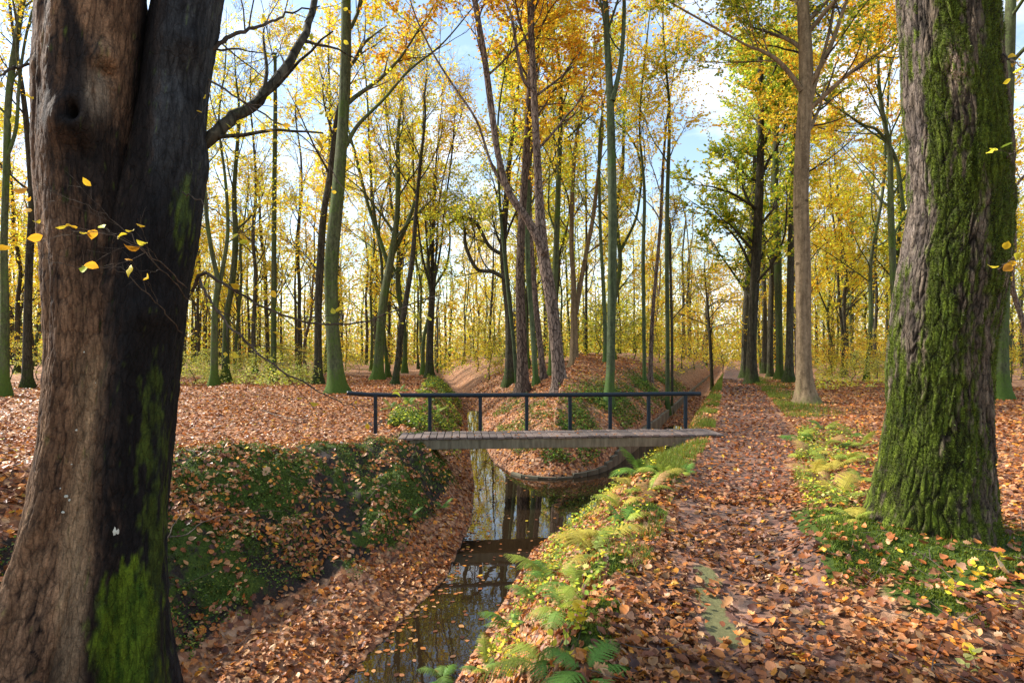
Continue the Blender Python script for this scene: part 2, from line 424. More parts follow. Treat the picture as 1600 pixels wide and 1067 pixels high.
def terrain(x, y, full=False):
    x = np.asarray(x, float); y = np.asarray(y, float); shape = x.shape
    x = x.ravel(); y = y.ravel()
    dL, dR = pdist(Lp, x, y), pdist(Rp, x, y)
    dl, dr = pdist(Pl, x, y), pdist(Pr, x, y)
    left = x < xat(Lp, y); right = x > xat(Rp, y)
    pen = (y > 13.1) & (x > xat(Pl, y)) & (x < xat(Pr, y))
    n1 = fbm(x * 0.35, y * 0.35, 4, 1) - 0.5; n2 = fbm(x * 1.7, y * 1.7, 4, 5) - 0.5; n3 = fbm(x * 7, y * 7, 3, 9) - 0.5
    # water bed
    z = ZW - np.minimum(0.45, 0.7 * np.minimum(np.minimum(dL, dR), np.minimum(dl, dr)))
    fill = np.where(x < (xat(Pl, y) + xat(Pr, y)) / 2, sstep((y - 27) / 3), sstep((y - 20) / 4)) * (y > 14)
    z = z + fill * (ZW + 0.05 + 0.05 * n2 - z)
    # left bank
    w0 = np.interp(y, [0, 4, 5.3, 6.4, 7.2, 8, 9.5, 12, 17], [0.8, 0.95, 0.9, 0.7, 0.62, 0.4, 0.2, 0.2, 0.3])
    w1 = np.interp(y, [0, 3, 5, 7, 9, 11, 12.5, 30], [2.6, 2.8, 3.0, 2.9, 2.1, 1.2, 1.4, 1.6])
    top = np.interp(y, [0, 6, 8, 10, 11.3, 13, 20, 60], [0.45, 0.45, 0.32, 0.1, -0.04, 0.0, 0.15, 0.2])
    dLn = dL + 0.35 * n2 * np.clip(dL * 2, 0, 1) + 0.5 * n1 * np.clip(dL - 0.6, 0, 1)
    ris = np.sin(math.pi / 2 * np.clip((dLn - w0) / w1, 0, 1)) ** 1.15
    zl = ZW + 0.02 + 0.2 * sstep(dLn / np.maximum(w0, .1)) + (top + 0.98) * ris + 0.35 * n1 * np.clip(dL - 4, 0, 3) / 3
    face = np.clip((dLn - w0) / 0.4, 0, 1) * np.clip(1 - (dLn - w0 - w1) / 0.8, 0, 1)
    zl = zl + face * (0.24 * n2 + 0.20 * n3 + 0.10 * np.clip(vnoise(x * 3.1, y * 3.1, 45) - 0.45, 0, 1))
    z = np.where(left, zl, z)
    # right bank, verge and path
    wr = np.interp(y, [0, 3, 8, 11, 15, 20], [1.3, 1.35, 1.7, 1.6, 1.0, 0.95])
    dRn = dR + 0.25 * n2 * np.clip(dR * 2, 0, 1)
    zr = ZW + 0.02 + 1.18 * sstep(dRn / wr + 0.02)
    px = xat(PATH, y); ph = path_half(y); dp = np.abs(x - px)
    zr = zr + (-0.05 * np.clip(1 - dp / ph, 0, 1) ** 0.6 + 0.06 * n2 * np.clip(dp / ph - 0.6, 0, 1)) * np.clip(dR - 1, 0, 1) + 0.3 * n1 * np.clip(dp - ph - 1, 0, 4) / 4
    do = np.hypot((x - OAK[0]) * 0.95, (y - OAK[1]))
    zr = zr + (0.12 * np.exp(-(do / 1.25) ** 2) + 0.08 * np.exp(-(do / 0.75) ** 2)) * (1 + 1.2 * n2) * sstep((x - px) / 0.8)
    hump = np.zeros_like(x)
    for hx, hy, hr, hh in HUMPS: hump = np.maximum(hump, hh * np.exp(-((x - hx) ** 2 + (y - hy) ** 2) / hr ** 2))
    zr = zr + hump * (1 + 0.8 * n2)
    z = np.where(right, zr, z)
    # peninsula
    dp_ = np.minimum(dl, dr)
    wallh = np.where(dr < dl, np.interp(y, [13, 13.6, 15, 17], [0.1, 0.14, 0.38, 0.45]), 0.1 * np.exp(-np.maximum(y - 13.1, 0) / 0.8))
    ds_ = np.maximum(-np.log(np.exp(-1.5 * np.minimum(dl, 40)) + np.exp(-1.5 * np.minimum(dr, 40))) / 1.5, 0) * 0.7 + 0.3 * dp_
    slope = np.interp(y, [13, 16, 20], [0.7, 0.9, 1.0])
    zp = ZW + 0.02 + wallh * np.clip(dp_ / 0.1, 0, 1) + 2.5 * (1 - np.exp(-np.maximum(ds_ + 0.45 * n2 * np.clip(dp_, 0, 1), 0) * slope / 2.5)) + 0.25 * n1 * np.clip(dp_ - 2, 0, 2) / 2
    z = np.where(pen, zp, z)
    z = z + 0.03 * n3 * (left | pen | (right & (dp > ph)))
    if not full: return z.reshape(shape)
    # cover: r = bare soil, g = moss
    soil = np.zeros_like(x); moss = np.zeros_like(x)
    soil = np.where(left, 1.1 * face * np.clip((12.2 - y) / 1.5, 0, 1) * np.clip((dLn - w0) / 0.3, 0, 1), soil)
    moss = np.where(left, face * np.clip((13 - y) / 1.5, 0, 1) * (0.56 + 0.8 * np.clip(n2 * 2 + 0.1 * ris, -0.25, .6)), moss)
    moss = np.where(left & (y > 12), 0.42 * face * np.clip(1.5 - (dLn - w0), 0, 1), moss)
    lf_ = np.where(left & (y < 7.5), np.clip((x + 4.7) / 0.9, 0, 1), 1.0); soil = soil * lf_; moss = moss * lf_
    hol = np.exp(-(((x + 2.9) / 0.75) ** 2 + ((y - 13.6) / 0.7) ** 2)); soil = np.maximum(soil, np.where(left, hol * 1.3, 0))
    moss = np.where(pen, np.where(dr < dl, 0.5 * np.exp(-((dp_ - 1.3) / 0.75) ** 2), 0.4 * np.exp(-((dp_ - 1.4) / 0.6) ** 2)), moss)
    moss = np.where(right, np.maximum(np.clip(0.62 * np.exp(-(do / 1.45) ** 4) * 1.5, 0, 1) * (x > px + 0.3), np.clip(hump * 9, 0, 1)), moss)
    verge = np.exp(-((dR - wr - 0.3) / 0.55) ** 2) * np.clip((y - 8) / 4, 0, 1) * 0.52 + np.exp(-((dR - 0.9) / 0.5) ** 2) * 0.4 * (y < 12)
    moss = np.where(right, np.maximum(moss, verge * (dp > ph)), moss)
    rv = np.exp(-((x - px - ph - 0.8) / 0.7) ** 2) * np.exp(-((y - 22) / 9) ** 2) * 0.5
    moss = np.where(right, np.maximum(moss, rv), moss)
    wat = ~(left | right | pen)
    soil = np.where(wat, 1.0 - fill, soil)
    wat = wat & (fill < 0.6)
    dist_shore = np.where(left, dL, np.where(right, dR, dp_))
    return z.reshape(shape), soil.reshape(shape), moss.reshape(shape), wat.reshape(shape), dist_shore.reshape(shape)

def H(x, y): return float(terrain(np.array([x]), np.array([y]))[0])
def tnormal(x, y, e=0.06):
    zx = (terrain(x + e, y) - terrain(x - e, y)) / (2 * e); zy = (terrain(x, y + e) - terrain(x, y - e)) / (2 * e)
    return norm(np.stack([-zx, -zy, np.ones_like(zx)], -1))
def hit(px, py):
    """where the line of sight through (px, py) meets the ground"""
    Y = 2.4 * 1.004 ** np.arange(1100)
    p = np.stack([(px - 800) / FPX * Y, Y, CAM_H - (py - HOR) / FPX * Y], -1)
    below = p[:, 2] < np.maximum(terrain(p[:, 0], p[:, 1]), ZW)
    i = int(np.argmax(below)) if below.any() else len(Y) - 1
    return p[i]

# one sheet to the horizon, finest near the path
yy = [-14.0]
while yy[-1] < 1.5: yy.append(yy[-1] + 0.35)
while yy[-1] < 255: yy.append(yy[-1] + max(0.03, 0.0085 * yy[-1]))
yy = np.array(yy)
tt = np.linspace(-5.3, 5.3, 470); xx = 1.35 * np.sinh(tt)
GX, GY = np.meshgrid(xx, yy)
gz, gs, gm, gw, gd = terrain(GX, GY, True)
ny, nx = GX.shape
ii, jj = np.meshgrid(np.arange(ny - 1), np.arange(nx - 1), indexing='ij'); a0 = ii * nx + jj
mb = MB()
mb.add(np.stack([GX, GY, gz], -1), quads=np.stack([a0, a0 + 1, a0 + nx + 1, a0 + nx], -1), col=np.stack([gs, gm, gw * 1.0], -1).reshape(-1, 3))
ground = tag(mb.build('ground', 'forest_ground'), kind='structure')

# path: a sheet just above the ground with a wavering edge
py_ = [-13.0]
while py_[-1] < 200: py_.append(py_[-1] + max(0.06, 0.012 * abs(py_[-1])))
py_ = np.array(py_); ns = 25
s = np.linspace(-1, 1, ns)
hw = path_half(py_)
el = 1 + 0.5 * (fbm(py_ * 1.1, py_ * 0 + 3, 3, 40) - 0.5); er = 1 + 0.5 * (fbm(py_ * 1.1, py_ * 0 + 9, 3, 41) - 0.5)
PX = xat(PATH, py_)[:, None] + hw[:, None] * np.where(s < 0, s * el[:, None], s * er[:, None]); PY = np.repeat(py_[:, None], ns, 1)
PZ = terrain(PX, PY) + 0.006 - 0.03 * np.abs(s)[None, :] ** 12
sc_ = np.array([hit(1105, 900), hit(1112, 945), hit(1125, 985)])
alg = np.zeros_like(PX)
for cx, cy, cz in sc_: alg = np.maximum(alg, np.exp(-(((PX - cx) / 0.10) ** 2 + ((PY - cy) / 0.32) ** 2)))
ii, jj = np.meshgrid(np.arange(len(py_) - 1), np.arange(ns - 1), indexing='ij'); a0 = ii * ns + jj
mb = MB()
mb.add(np.stack([PX, PY, PZ], -1), quads=np.stack([a0, a0 + 1, a0 + ns + 1, a0 + ns], -1), col=np.stack([PX * 0, alg, PX * 0], -1).reshape(-1, 3))
path = tag(mb.build('path', 'path_ground'), kind='structure')

# water surface
wy = np.concatenate([np.arange(-14, 30, 0.5), np.arange(30, 255, 4)])
wx0, wx1 = xat(Lp, wy) - 0.25, xat(Rp, wy) + 0.25
k = 12
WX = wx0[:, None] + (wx1 - wx0)[:, None] * np.linspace(0, 1, k)[None]; WY = np.repeat(wy[:, None], k, 1)
ii, jj = np.meshgrid(np.arange(len(wy) - 1), np.arange(k - 1), indexing='ij'); a0 = ii * k + jj
mb = MB(); mb.add(np.stack([WX, WY, WX * 0 + ZW], -1), quads=np.stack([a0, a0 + 1, a0 + k + 1, a0 + k], -1))
water = tag(mb.build('water', 'ditch_water'), kind='structure')

# ------------------------------------------------------------------ boxes with softened edges
def box_mesh(name, sx, sy, sz, mat, bev=0.006, jitter=0.0, rng=None):
    b = min(bev, sx * 0.3, sy * 0.3, sz * 0.3)
    mb = MB(); hx, hy, hz = sx / 2, sy / 2, sz / 2
    vs = []
    for sxn in (-1, 1):
        for syn in (-1, 1):
            for szn in (-1, 1):
                vs += [(sxn * (hx - b), syn * (hy - b), szn * hz), (sxn * (hx - b), syn * hy, szn * (hz - b)), (sxn * hx, syn * (hy - b), szn * (hz - b))]
    import bmesh
    bm = bmesh.new()
    for v in vs:
        v = Vector(v)
        if jitter and rng is not None: v += Vector(rng.normal(0, jitter, 3))
        bm.verts.new(v)
    bmesh.ops.convex_hull(bm, input=bm.verts)
    bmesh.ops.recalc_face_normals(bm, faces=bm.faces)
    me = bpy.data.meshes.new(name); bm.to_mesh(me); bm.free(); me.materials.append(M[mat]); return me

# ------------------------------------------------------------------ concrete edging of the wedge of land
rng = np.random.default_rng(3)
wall = empty('retaining_wall', (2.2, 13.9, ZW), 'low stained concrete edging wall along the ditch around the leafy mound', 'wall')
pts = np.vstack([Pl[:3][::-1], Pr[1:5], [(13.0, 40.6), (23, 66)]])
seg = np.hypot(*np.diff(pts, axis=0).T); cs = np.concatenate([[0], np.cumsum(seg)])
s0 = 0.0; panel_cache = {}
while s0 < cs[-1] - 0.5:
    yb = np.interp(s0, cs, pts[:, 1])
    ln = 0.42 if yb < 15 else (1.25 if yb < 30 else 2.5)
    a = np.array([np.interp(s0, cs, pts[:, 0]), np.interp(s0, cs, pts[:, 1])]); s1 = min(s0 + ln, cs[-1])
    b = np.array([np.interp(s1, cs, pts[:, 0]), np.interp(s1, cs, pts[:, 1])])
    hgt = float(np.interp(s0, [0, 1.3, 2.6, 4.2, 5.5], [0.05, 0.06, 0.14, 0.40, 0.47])) + float(rng.normal(0, 0.008))
    key = (round(ln, 2), round(hgt, 2))
    L_ = float(np.linalg.norm(b - a))
    if key not in panel_cache: panel_cache[key] = box_mesh('panel', ln - 0.015, 0.09, round(hgt, 2) + 0.3, 'concrete', 0.008)
    o = link('panel', panel_cache[key], wall)
    o.location = (a[0] / 2 + b[0] / 2 - 2.2, a[1] / 2 + b[1] / 2 - 13.9, (round(hgt, 2) - 0.3) / 2 + float(rng.normal(0, 0.006)))
    o.rotation_euler = (0, 0, math.atan2(b[1] - a[1], b[0] - a[0]))
    s0 = s1

# ------------------------------------------------------------------ footbridge
BA, BB = np.array([-2.25, 11.45]), np.array([4.28, 12.0])       # deck centre line ends
bl = float(np.linalg.norm(BB - BA)); bang = math.atan2(*(BB - BA)[::-1])
bridge = empty('footbridge', (float(BA[0]), float(BA[1]), 0.06), 'narrow plank footbridge with dark blue handrail across the ditch', 'bridge')
bridge.rotation_euler = (0, 0, bang)
npl = 44; pw = bl / npl
plank_meshes = [box_mesh('plank', pw - 0.012, 0.86, 0.045, 'weathered_wood', 0.006, 0.002, rng) for _ in range(4)]
for i in range(npl):
    o = link('plank', plank_meshes[i % 4], bridge)
    o.location = ((i + 0.5) * pw, rng.normal(0, 0.012), -0.023 + rng.normal(0, 0.003))
    o.rotation_euler = (rng.normal(0, 0.004), rng.normal(0, 0.01), rng.normal(0, 0.008))
for yy_ in (-0.33, 0.33):
    o = link('beam', box_mesh('beam', bl - 0.55, 0.14, 0.19, 'beam_paint', 0.008), bridge); o.location = (bl / 2 - 0.05, yy_, -0.05 - 0.095)
for xe in (0.05, bl - 0.25):
    o = link('abutment', box_mesh('abutment', 0.3, 0.95, 0.5, 'concrete', 0.02), bridge); o.location = (xe + 0.1, 0, -0.55)
RZ = 0.76
rail_pts = np.array([(-1.15, 0.52, RZ + 0.05), (-0.6, 0.52, RZ + 0.012), (0.3, 0.5, RZ), (bl / 2, 0.49, RZ - 0.012), (bl - 0.1, 0.5, RZ - 0.005)])
rp = smooth_path(rail_pts, 60)
rp = np.vstack([rp[:1], rp, rp[-1:]]); rr = np.full(len(rp), 0.046); rr[0] = rr[-1] = 0.001
mb = MB(); v, q = tubes(rp[None], rr[None], 12); mb.add(v, q); mb.build('handrail', 'blue_paint', bridge)
for px in (595, 677, 754, 826, 894, 958, 1020, 1080):
    X = (px - 800) / FPX * 12.2
    lx = (X - BA[0]) / math.cos(bang) - 0.0
    zb = 0.0 if lx > 0 else H(X, 12.1) - 0.15
    zt = RZ
    o = link('post', box_mesh('post', 0.072, 0.06, zt - zb + 0.12, 'blue_paint', 0.006), bridge)
    o.location = (lx, 0.5, (zt + zb - 0.12) / 2)
    if lx > 0:
        o2 = link('bracket', box_mesh('bracket', 0.12, 0.05, 0.14, 'blue_paint', 0.006), bridge); o2.location = (lx, 0.445, -0.12)

# ------------------------------------------------------------------ hero trunks: displaced bark
HAIR = []
def moss_hair(parent, n, seed, size):
    """short moss shoots that stand on the bark where moss grows"""
    r = np.random.default_rng(seed); A = np.vstack(HAIR); HAIR.clear(); A = A[r.permutation(len(A))[:n]]; n = len(A)
    p = A[:, :3] + r.normal(0, .004, (n, 3)); nr = np.column_stack([A[:, 3], A[:, 4], np.zeros(n)]); d = norm(nr + r.normal(0, .55, (n, 3)) + np.array([0, 0, .25])); sd = norm(np.cross(d, r.normal(0, 1, (n, 3))))
    L = size * r.uniform(.5, 1.4, (n, 1)); w = L * .22
    v = np.stack([p - sd * w, p + sd * w, p + d * L], 1); c = np.array((0.055, 0.085, 0.008)) * r.uniform(.45, 1.6, (n, 1)) + np.array((.05, .045, 0)) * r.uniform(0, 1, (n, 1)) ** 2
    mb = MB(); mb.add(v, tris=np.arange(n)[:, None] * 3 + np.array([[0, 1, 2]]), col=np.repeat(c, 3, 0)); o = mb.build('moss', 'plant_leaves', parent, smooth=False); o['kind'] = 'stuff'
def hero_tube(mb, rows, nth, zstep, centre, radius, disp, colour):
    """rows: heights; centre(z)->(x,y); radius(theta,z); disp(theta,z,arc)->offset, colour(...)"""
    z = rows; th = np.linspace(0, 2 * math.pi, nth, endpoint=False)
    TH, Z = np.meshgrid(th, z)
    cx, cy = centre(z)
    R = radius(TH, Z)
    d = disp(TH, Z, R)
    R2 = R + d
    x = cx[:, None] + R2 * np.cos(TH); y = cy[:, None] + R2 * np.sin(TH)
    c = colour(TH, Z, d, x, y)
    i, j = np.meshgrid(np.arange(len(z) - 1), np.arange(nth), indexing='ij')
    q = np.stack([i * nth + j, i * nth + (j + 1) % nth, (i + 1) * nth + (j + 1) % nth, (i + 1) * nth + j], -1)
    mb.add(np.stack([x, y, Z], -1), quads=q.reshape(-1, 4), col=c.reshape(-1, 3))
    m = hero_moss['m']; sel = (m > 0.55) & (Z < 5.2) & (y < cy[:, None] + 0.15)
    HAIR.append(np.column_stack([x[sel], y[sel], Z[sel], np.cos(TH)[sel], np.sin(TH)[sel], m[sel]]))

hero_moss = {}
def lerpc(a, b, f): return np.asarray(a) * (1 - f[..., None]) + np.asarray(b) * f[..., None]

# oak on the right
OY = OAK[1]; mpp = OY / FPX
oz = np.array([-0.25, 0.0, 0.25, 0.6, 1.1, 1.7, 2.3, 2.9, 3.5, 4.2, 5.2, 8, 14]); 
o_l = [1310, 1330, 1352, 1372, 1384, 1388, 1395, 1412, 1402, 1398, 1400, 1420, 1440]
o_r = [1580, 1572, 1562, 1556, 1555, 1560, 1580, 1575, 1572, 1568, 1562, 1540, 1520]
zw_ = lambda py: CAM_H - (py - HOR) * mpp
ozs = np.array([zw_(p) for p in (905, 860, 800, 720, 640, 540, 430, 330, 230, 120, 0, -300, -900)])
o_l = np.array([1270, 1318, 1348, 1370, 1382, 1384, 1392, 1412, 1410, 1400, 1397, 1410, 1430])
o_r = np.array([1585, 1566, 1560, 1555, 1553, 1558, 1572, 1580, 1578, 1568, 1558, 1540, 1520])
o_c = ((o_l + o_r) / 2 - 800) * mpp; o_rad = (o_r - o_l) / 2 * mpp * 0.79
def oak_centre(z): return np.interp(z, ozs, o_c), np.full(len(z), OY) + 0.02 * np.sin(z * 1.3)
def oak_radius(TH, Z):
    r = np.interp(Z, ozs, o_rad)
    f = np.exp(-np.maximum(Z + 0.05, 0) / 0.22)
    r = r * (1 + 0.20 * f * (np.cos(5 * TH + 0.6) + 0.5 * np.cos(3 * TH + 2.0)))
    return r + 0.02 * (fbm(TH * 3 / math.pi + 20, Z * 1.2, 2, 61) - 0.5) * 2
NC = 54
def oak_disp(TH, Z, R):
    wob = 2.6 * (fbm(TH * 2.6, Z * 1.1, 3, 77) - 0.5) + 0.9 * (fbm(TH * 9, Z * 5, 2, 78) - 0.5)
    u = TH / (2 * math.pi) * NC + wob; v = Z * 4.2 + 1.2 * (fbm(TH * 7, Z * 3, 2, 79) - 0.5)
    f1, f2, cid = worley(u, v, 21, NC)
    e = np.clip((f2 - f1) / (0.22 + 0.3 * fbm(TH * 6, Z * 3, 2, 80)), 0, 1)
    f1b, f2b, cb = worley(u * 1.0 + 5, v * 4.2, 23, NC)
    e2 = np.clip((f2b - f1b) / 0.16, 0, 1); e2 = np.maximum(e2, cb)
    fade = np.clip(0.15 + 1.7 * (fbm(TH * 5 + 3, Z * 2.2, 3, 84) - 0.2), 0.1, 1); e = 1 - (1 - e) * fade
    oak_disp.e = e * (0.6 + 0.4 * e2); oak_disp.cid = cid
    ridge = np.sqrt(np.clip(e, 0, 1))
    return -0.028 * (1 - ridge) - 0.010 * (1 - e2) + 0.020 * (cid - 0.5) * e + 0.016 * (fbm(u * 2.2, v * 9, 4, 25) - 0.5)
def oak_col(TH, Z, d, x, y):
    e = oak_disp.e
    g = lerpc((0.032, 0.023, 0.015), (0.15, 0.115, 0.078), np.clip(e * 0.6 + 0.4 * fbm(TH * 9, Z * 6, 3, 31), 0, 1))
    g = g * (0.65 + 0.75 * oak_disp.cid)[..., None]
    m1 = fbm(TH * 2.2, Z * 1.1, 4, 33); m2 = fbm(TH * 14, Z * 9, 3, 35)
    # theta pi..2pi faces the camera; cos<0 is the left flank
    sc = np.sin(TH - 4.08)
    band = np.clip(1.2 - np.maximum(Z - 0.2, 0) / 0.9, 0, 1) * (1 - 0.55 * np.clip((sc - 0.45) * 4, 0, 1) * (Z > 0.35)) + 0.8 * np.exp(-((Z - 1.5) / 0.8) ** 2) * np.clip((0.55 - sc) * 3, 0, 1) + 1.0 * np.exp(-((Z - 3.5) / 1.6) ** 2) * np.clip((sc + 0.78) * 2.5, 0, 1) * np.clip((0.98 - sc) * 4, 0.25, 1)
    grey = np.clip((Z - 1.2) / 0.8, 0, 1) * np.clip((-0.3 - sc) * 3, 0, 1)
    mm = np.clip((band * 0.72 + (m1 - 0.5) * 3.0 + (m2 - 0.5) * 1.8 - 0.02 - 0.3 * grey) * 2.0, 0, 1)
    hero_moss['m'] = mm
    mcol = lerpc((0.026, 0.046, 0.005), (0.125, 0.165, 0.016), np.clip(m2 * 1.6 - 0.3 + 0.4 * np.clip(0.8 - Z, 0, 1), 0, 1))
    g = lerpc(g, np.array((0.20, 0.165, 0.15)), np.clip(grey * 0.6 * m2 * 1.4, 0, 1))
    scar = np.exp(-(((TH - 4.15) / 0.16) ** 2 + ((Z - 4.05) / 0.16) ** 2)) * (fbm(TH * 30, Z * 16, 3, 37) > 0.45)
    crack = (1 - e) ** 1.2
    c = lerpc(g, mcol, mm * (1 - 0.55 * crack))
    c = lerpc(c, np.array((0.012, 0.009, 0.006)), crack * 0.88)
    return lerpc(c, np.array((0.5, 0.36, 0.26)), np.clip(scar * 1.3, 0, 0.9))
mb = MB()
rows = np.concatenate([np.arange(-0.35, 5.4, 0.0135), np.arange(5.4, 14, 0.15)])
hero_tube(mb, rows, 460, 0, oak_centre, oak_radius, oak_disp, oak_col)
oak = empty('oak_tree', (0, 0, 0), 'massive oak with cracked mossy bark standing beside the path', 'tree')
mb.build('trunk', 'oak_bark', oak)
moss_hair(oak, 60000, 5, .016)

# beech on the left: two stems that grow out of one foot
BY = BEECH[1]; bm_ = BY / FPX
def stem_from_pixels(rowsdef, Yc):
    zz = np.array([CAM_H - (r[0] - HOR) * bm_ for r in rowsdef])[::-1]
    cc = np.array([((r[1] + r[2]) / 2 - 800) * (Yc + r[3]) / FPX for r in rowsdef])[::-1]
    rd = np.array([(r[2] - r[1]) / 2 * bm_ for r in rowsdef])[::-1] * 0.82
    yc = np.array([Yc + r[3] for r in rowsdef])[::-1]
    return zz, cc, rd, yc
SL = stem_from_pixels([(-900, 60, 190, .1), (-300, 60, 215, .05), (0, 66, 236, 0), (120, 58, 226, 0), (250, 58, 216, 0), (400, 70, 218, 0), (550, 74, 216, 0), (680, 62, 208, 0), (800, 38, 202, 0), (900, 12, 205, 0), (1000, -25, 212, 0), (1120, -70, 222, 0)], BY)
SR = stem_from_pixels([(-900, 330, 440, .45), (-300, 270, 395, .35), (0, 226, 352, .26), (120, 208, 336, .22), (250, 186, 326, .18), (350, 155, 320, .15), (450, 128, 303, .12), (550, 120, 290, .1), (680, 110, 278, .08), (800, 105, 270, .06), (900, 95, 268, .04), (1000, 80, 272, .02), (1120, 60, 285, 0)], BY)
def gsn(TH, Z, t0, z0, st, sz):
    dt = np.mod(TH - t0 + math.pi, 2 * math.pi) - math.pi
    return np.exp(-((dt / st) ** 2 + ((Z - z0) / sz) ** 2))
zpx = lambda py: CAM_H - (py - HOR) * bm_
colr_e = [None]
def beech_tools(S, seed, right):
    zz, cc, rd, yc = S
    def centre(z): return np.interp(z, zz, cc), np.interp(z, zz, yc)
    def radius(TH, Z):
        r = np.interp(Z, zz, rd)
        fl = np.exp(-np.maximum(Z + 0.55, 0) / 0.75)
        r = r * (1 + (0.16 if not right else 0.13) * fl * (np.cos(6 * TH + 0.8 + seed) * 0.7 + 0.6 * np.cos(4 * TH + 1.0)))
        r = r * (1 + 0.035 * np.cos(3 * TH + Z * 0.7) + 0.03 * np.cos(7 * TH - 0.4 * Z + seed))
        if not right:
            k1 = gsn(TH, Z, 5.05, zpx(215), 0.42, 0.16)
            r = r + 0.12 * k1 - 0.20 * gsn(TH, Z, 5.08, zpx(203), 0.11, 0.06) - 0.05 * gsn(TH, Z, 5.2, zpx(255), 0.22, 0.09)
            r = r + 0.07 * gsn(TH, Z, 5.55, zpx(112), 0.25, 0.09) - 0.05 * gsn(TH, Z, 5.6, zpx(135), 0.22, 0.05)
            r = r + 0.04 * gsn(TH, Z, 5.6, zpx(330), 0.3, 0.25)
        else:
            r = r + 0.05 * gsn(TH, Z, 5.4, zpx(60), 0.6, 0.12) - 0.06 * gsn(TH, Z, 5.3, zpx(115), 0.45, 0.17)
            r = r + 0.06 * gsn(TH, Z, 5.6, zpx(490), 0.4, 0.12) + 0.05 * gsn(TH, Z, 6.5, zpx(250), 0.35, 0.2)
        return r
    def disp(TH, Z, R):
        u = TH / (2 * math.pi)
        wob = 1.6 * (fbm(u * 12, Z * 1.4, 3, seed + 4) - 0.5)
        f1, f2, cid = worley(u * 62 + wob * 2, Z * 5.5 + wob, seed + 5, 62)
        e = np.clip((f2 - f1) / 0.22, 0, 1)
        colr_e[0] = e
        amt = np.clip(1.2 - np.abs(Z - 1.4) / 3.0, 0.25, 1) * (0.4 + 1.2 * fbm(u * 8, Z * 1.5, 2, seed + 6))
        fl = (0.03 + 0.055 * np.clip((0.9 - Z) / 1.2, 0, 1)) * (fbm(u * 14 + wob, Z * 0.7, 3, seed + 8) - 0.5) * 2
        return fl - 0.007 * (1 - e) * amt + 0.014 * (fbm(u * 60, Z * 12, 4, seed) - 0.5)
    def colour(TH, Z, d, x, y):
        m1 = fbm(TH * 2.5, Z * 0.9, 4, seed + 11); m2 = fbm(TH * 12, Z * 8, 3, seed + 13); m3 = fbm(TH * 5, Z * 0.6, 3, seed + 15)
        base = lerpc((0.075, 0.040, 0.022), (0.36, 0.215, 0.118), np.clip(m1 * 0.9 + (m2 - 0.5) * 0.7, 0, 1))
        base = lerpc(base, np.array((0.02, 0.013, 0.01)), 0.6 * (1 - colr_e[0]) + 0.55 * np.clip((fbm(TH * 7, Z * 3.2, 4, seed + 17) - 0.52) * 5, 0, 1))
        brown = base
        if right: base = lerpc((0.012, 0.012, 0.013), (0.065, 0.070, 0.072), np.clip((m1 + (m2 - 0.5) - 0.1) * np.clip(0.35 + (Z - 1.6) * 0.35, 0.3, 1.1), 0, 1))
        pxl = 800 + x / y * FPX
        if right:
            edge = np.interp(Z, [zpx(500), zpx(300), zpx(0)], [150, 195, 215])
            base = lerpc(brown, base, np.clip((pxl - edge + 30 * (m2 - 0.5)) / 55 + 0.2, 0, 1))
        # wet black stain that runs down between the stems and over the middle of the foot
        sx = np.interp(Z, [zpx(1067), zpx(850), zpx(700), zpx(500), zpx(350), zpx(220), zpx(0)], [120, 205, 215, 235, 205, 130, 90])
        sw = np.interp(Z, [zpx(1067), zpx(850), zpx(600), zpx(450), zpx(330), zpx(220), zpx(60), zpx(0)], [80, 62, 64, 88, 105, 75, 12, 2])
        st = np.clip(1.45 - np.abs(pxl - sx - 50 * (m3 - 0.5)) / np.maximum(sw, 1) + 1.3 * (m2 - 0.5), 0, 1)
        cl = np.interp(Z, [zpx(450), zpx(300), zpx(150), zpx(0)], [205, 212, 222, 234])  # fork cleft: crease shade between the stems put into the colour, beside the stain
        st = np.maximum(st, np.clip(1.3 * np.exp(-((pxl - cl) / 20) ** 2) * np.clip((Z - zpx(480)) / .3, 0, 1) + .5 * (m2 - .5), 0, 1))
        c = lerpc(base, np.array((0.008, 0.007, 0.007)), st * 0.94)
        tan = np.clip(1.2 - np.abs(pxl - np.interp(Z, [zpx(1000), zpx(600), zpx(500)], [105, 140, 150])) / 26, 0, 1) * np.clip((zpx(520) - Z) / 0.3, 0, 1)
        c = lerpc(c, np.array((0.36, 0.25, 0.14)), tan * 0.8 * np.clip(m1 * 1.5, 0, 1))
        if not right: c = lerpc(c, np.array((0.34, 0.27, 0.19)), np.clip(gsn(TH, Z, 5.5, zpx(165), 0.18, 0.16) * (m2 * 2 - 0.2), 0, 0.8))
        mg = np.clip((np.clip((zpx(840) - Z) / 0.45, 0, 1) * np.exp(-((pxl - 195) / 42) ** 2) * 1.6 + (m2 - 0.5) * 0.9 - 0.3) * 3, 0, 1)
        mg = np.maximum(mg, 0.4 * np.clip((np.exp(-((pxl - 285) / 22) ** 2) * np.exp(-((Z - zpx(330)) / 0.35) ** 2) + (m2 - 0.5) * 1.2 - 0.45) * 3, 0, 1))
        mg = np.maximum(mg, 0.35 * np.clip((np.exp(-((pxl - 240) / 25) ** 2) * np.clip((zpx(520) - Z) / .3, 0, 1) + (m2 - 0.5) * 2.0 - 0.5) * 3, 0, 1))
        c = lerpc(c, lerpc((0.025, 0.055, 0.005), (0.115, 0.175, 0.012), np.clip(m2 * 1.8 - 0.4, 0, 1)), mg)
        hero_moss['m'] = mg
        return c
    return centre, radius, disp, colour
mb = MB()
rows = np.concatenate([np.arange(-1.05, 4.5, 0.014), np.arange(4.5, 11, 0.15)])
hero_tube(mb, rows, 260, 0, *beech_tools(SL, 101, False))
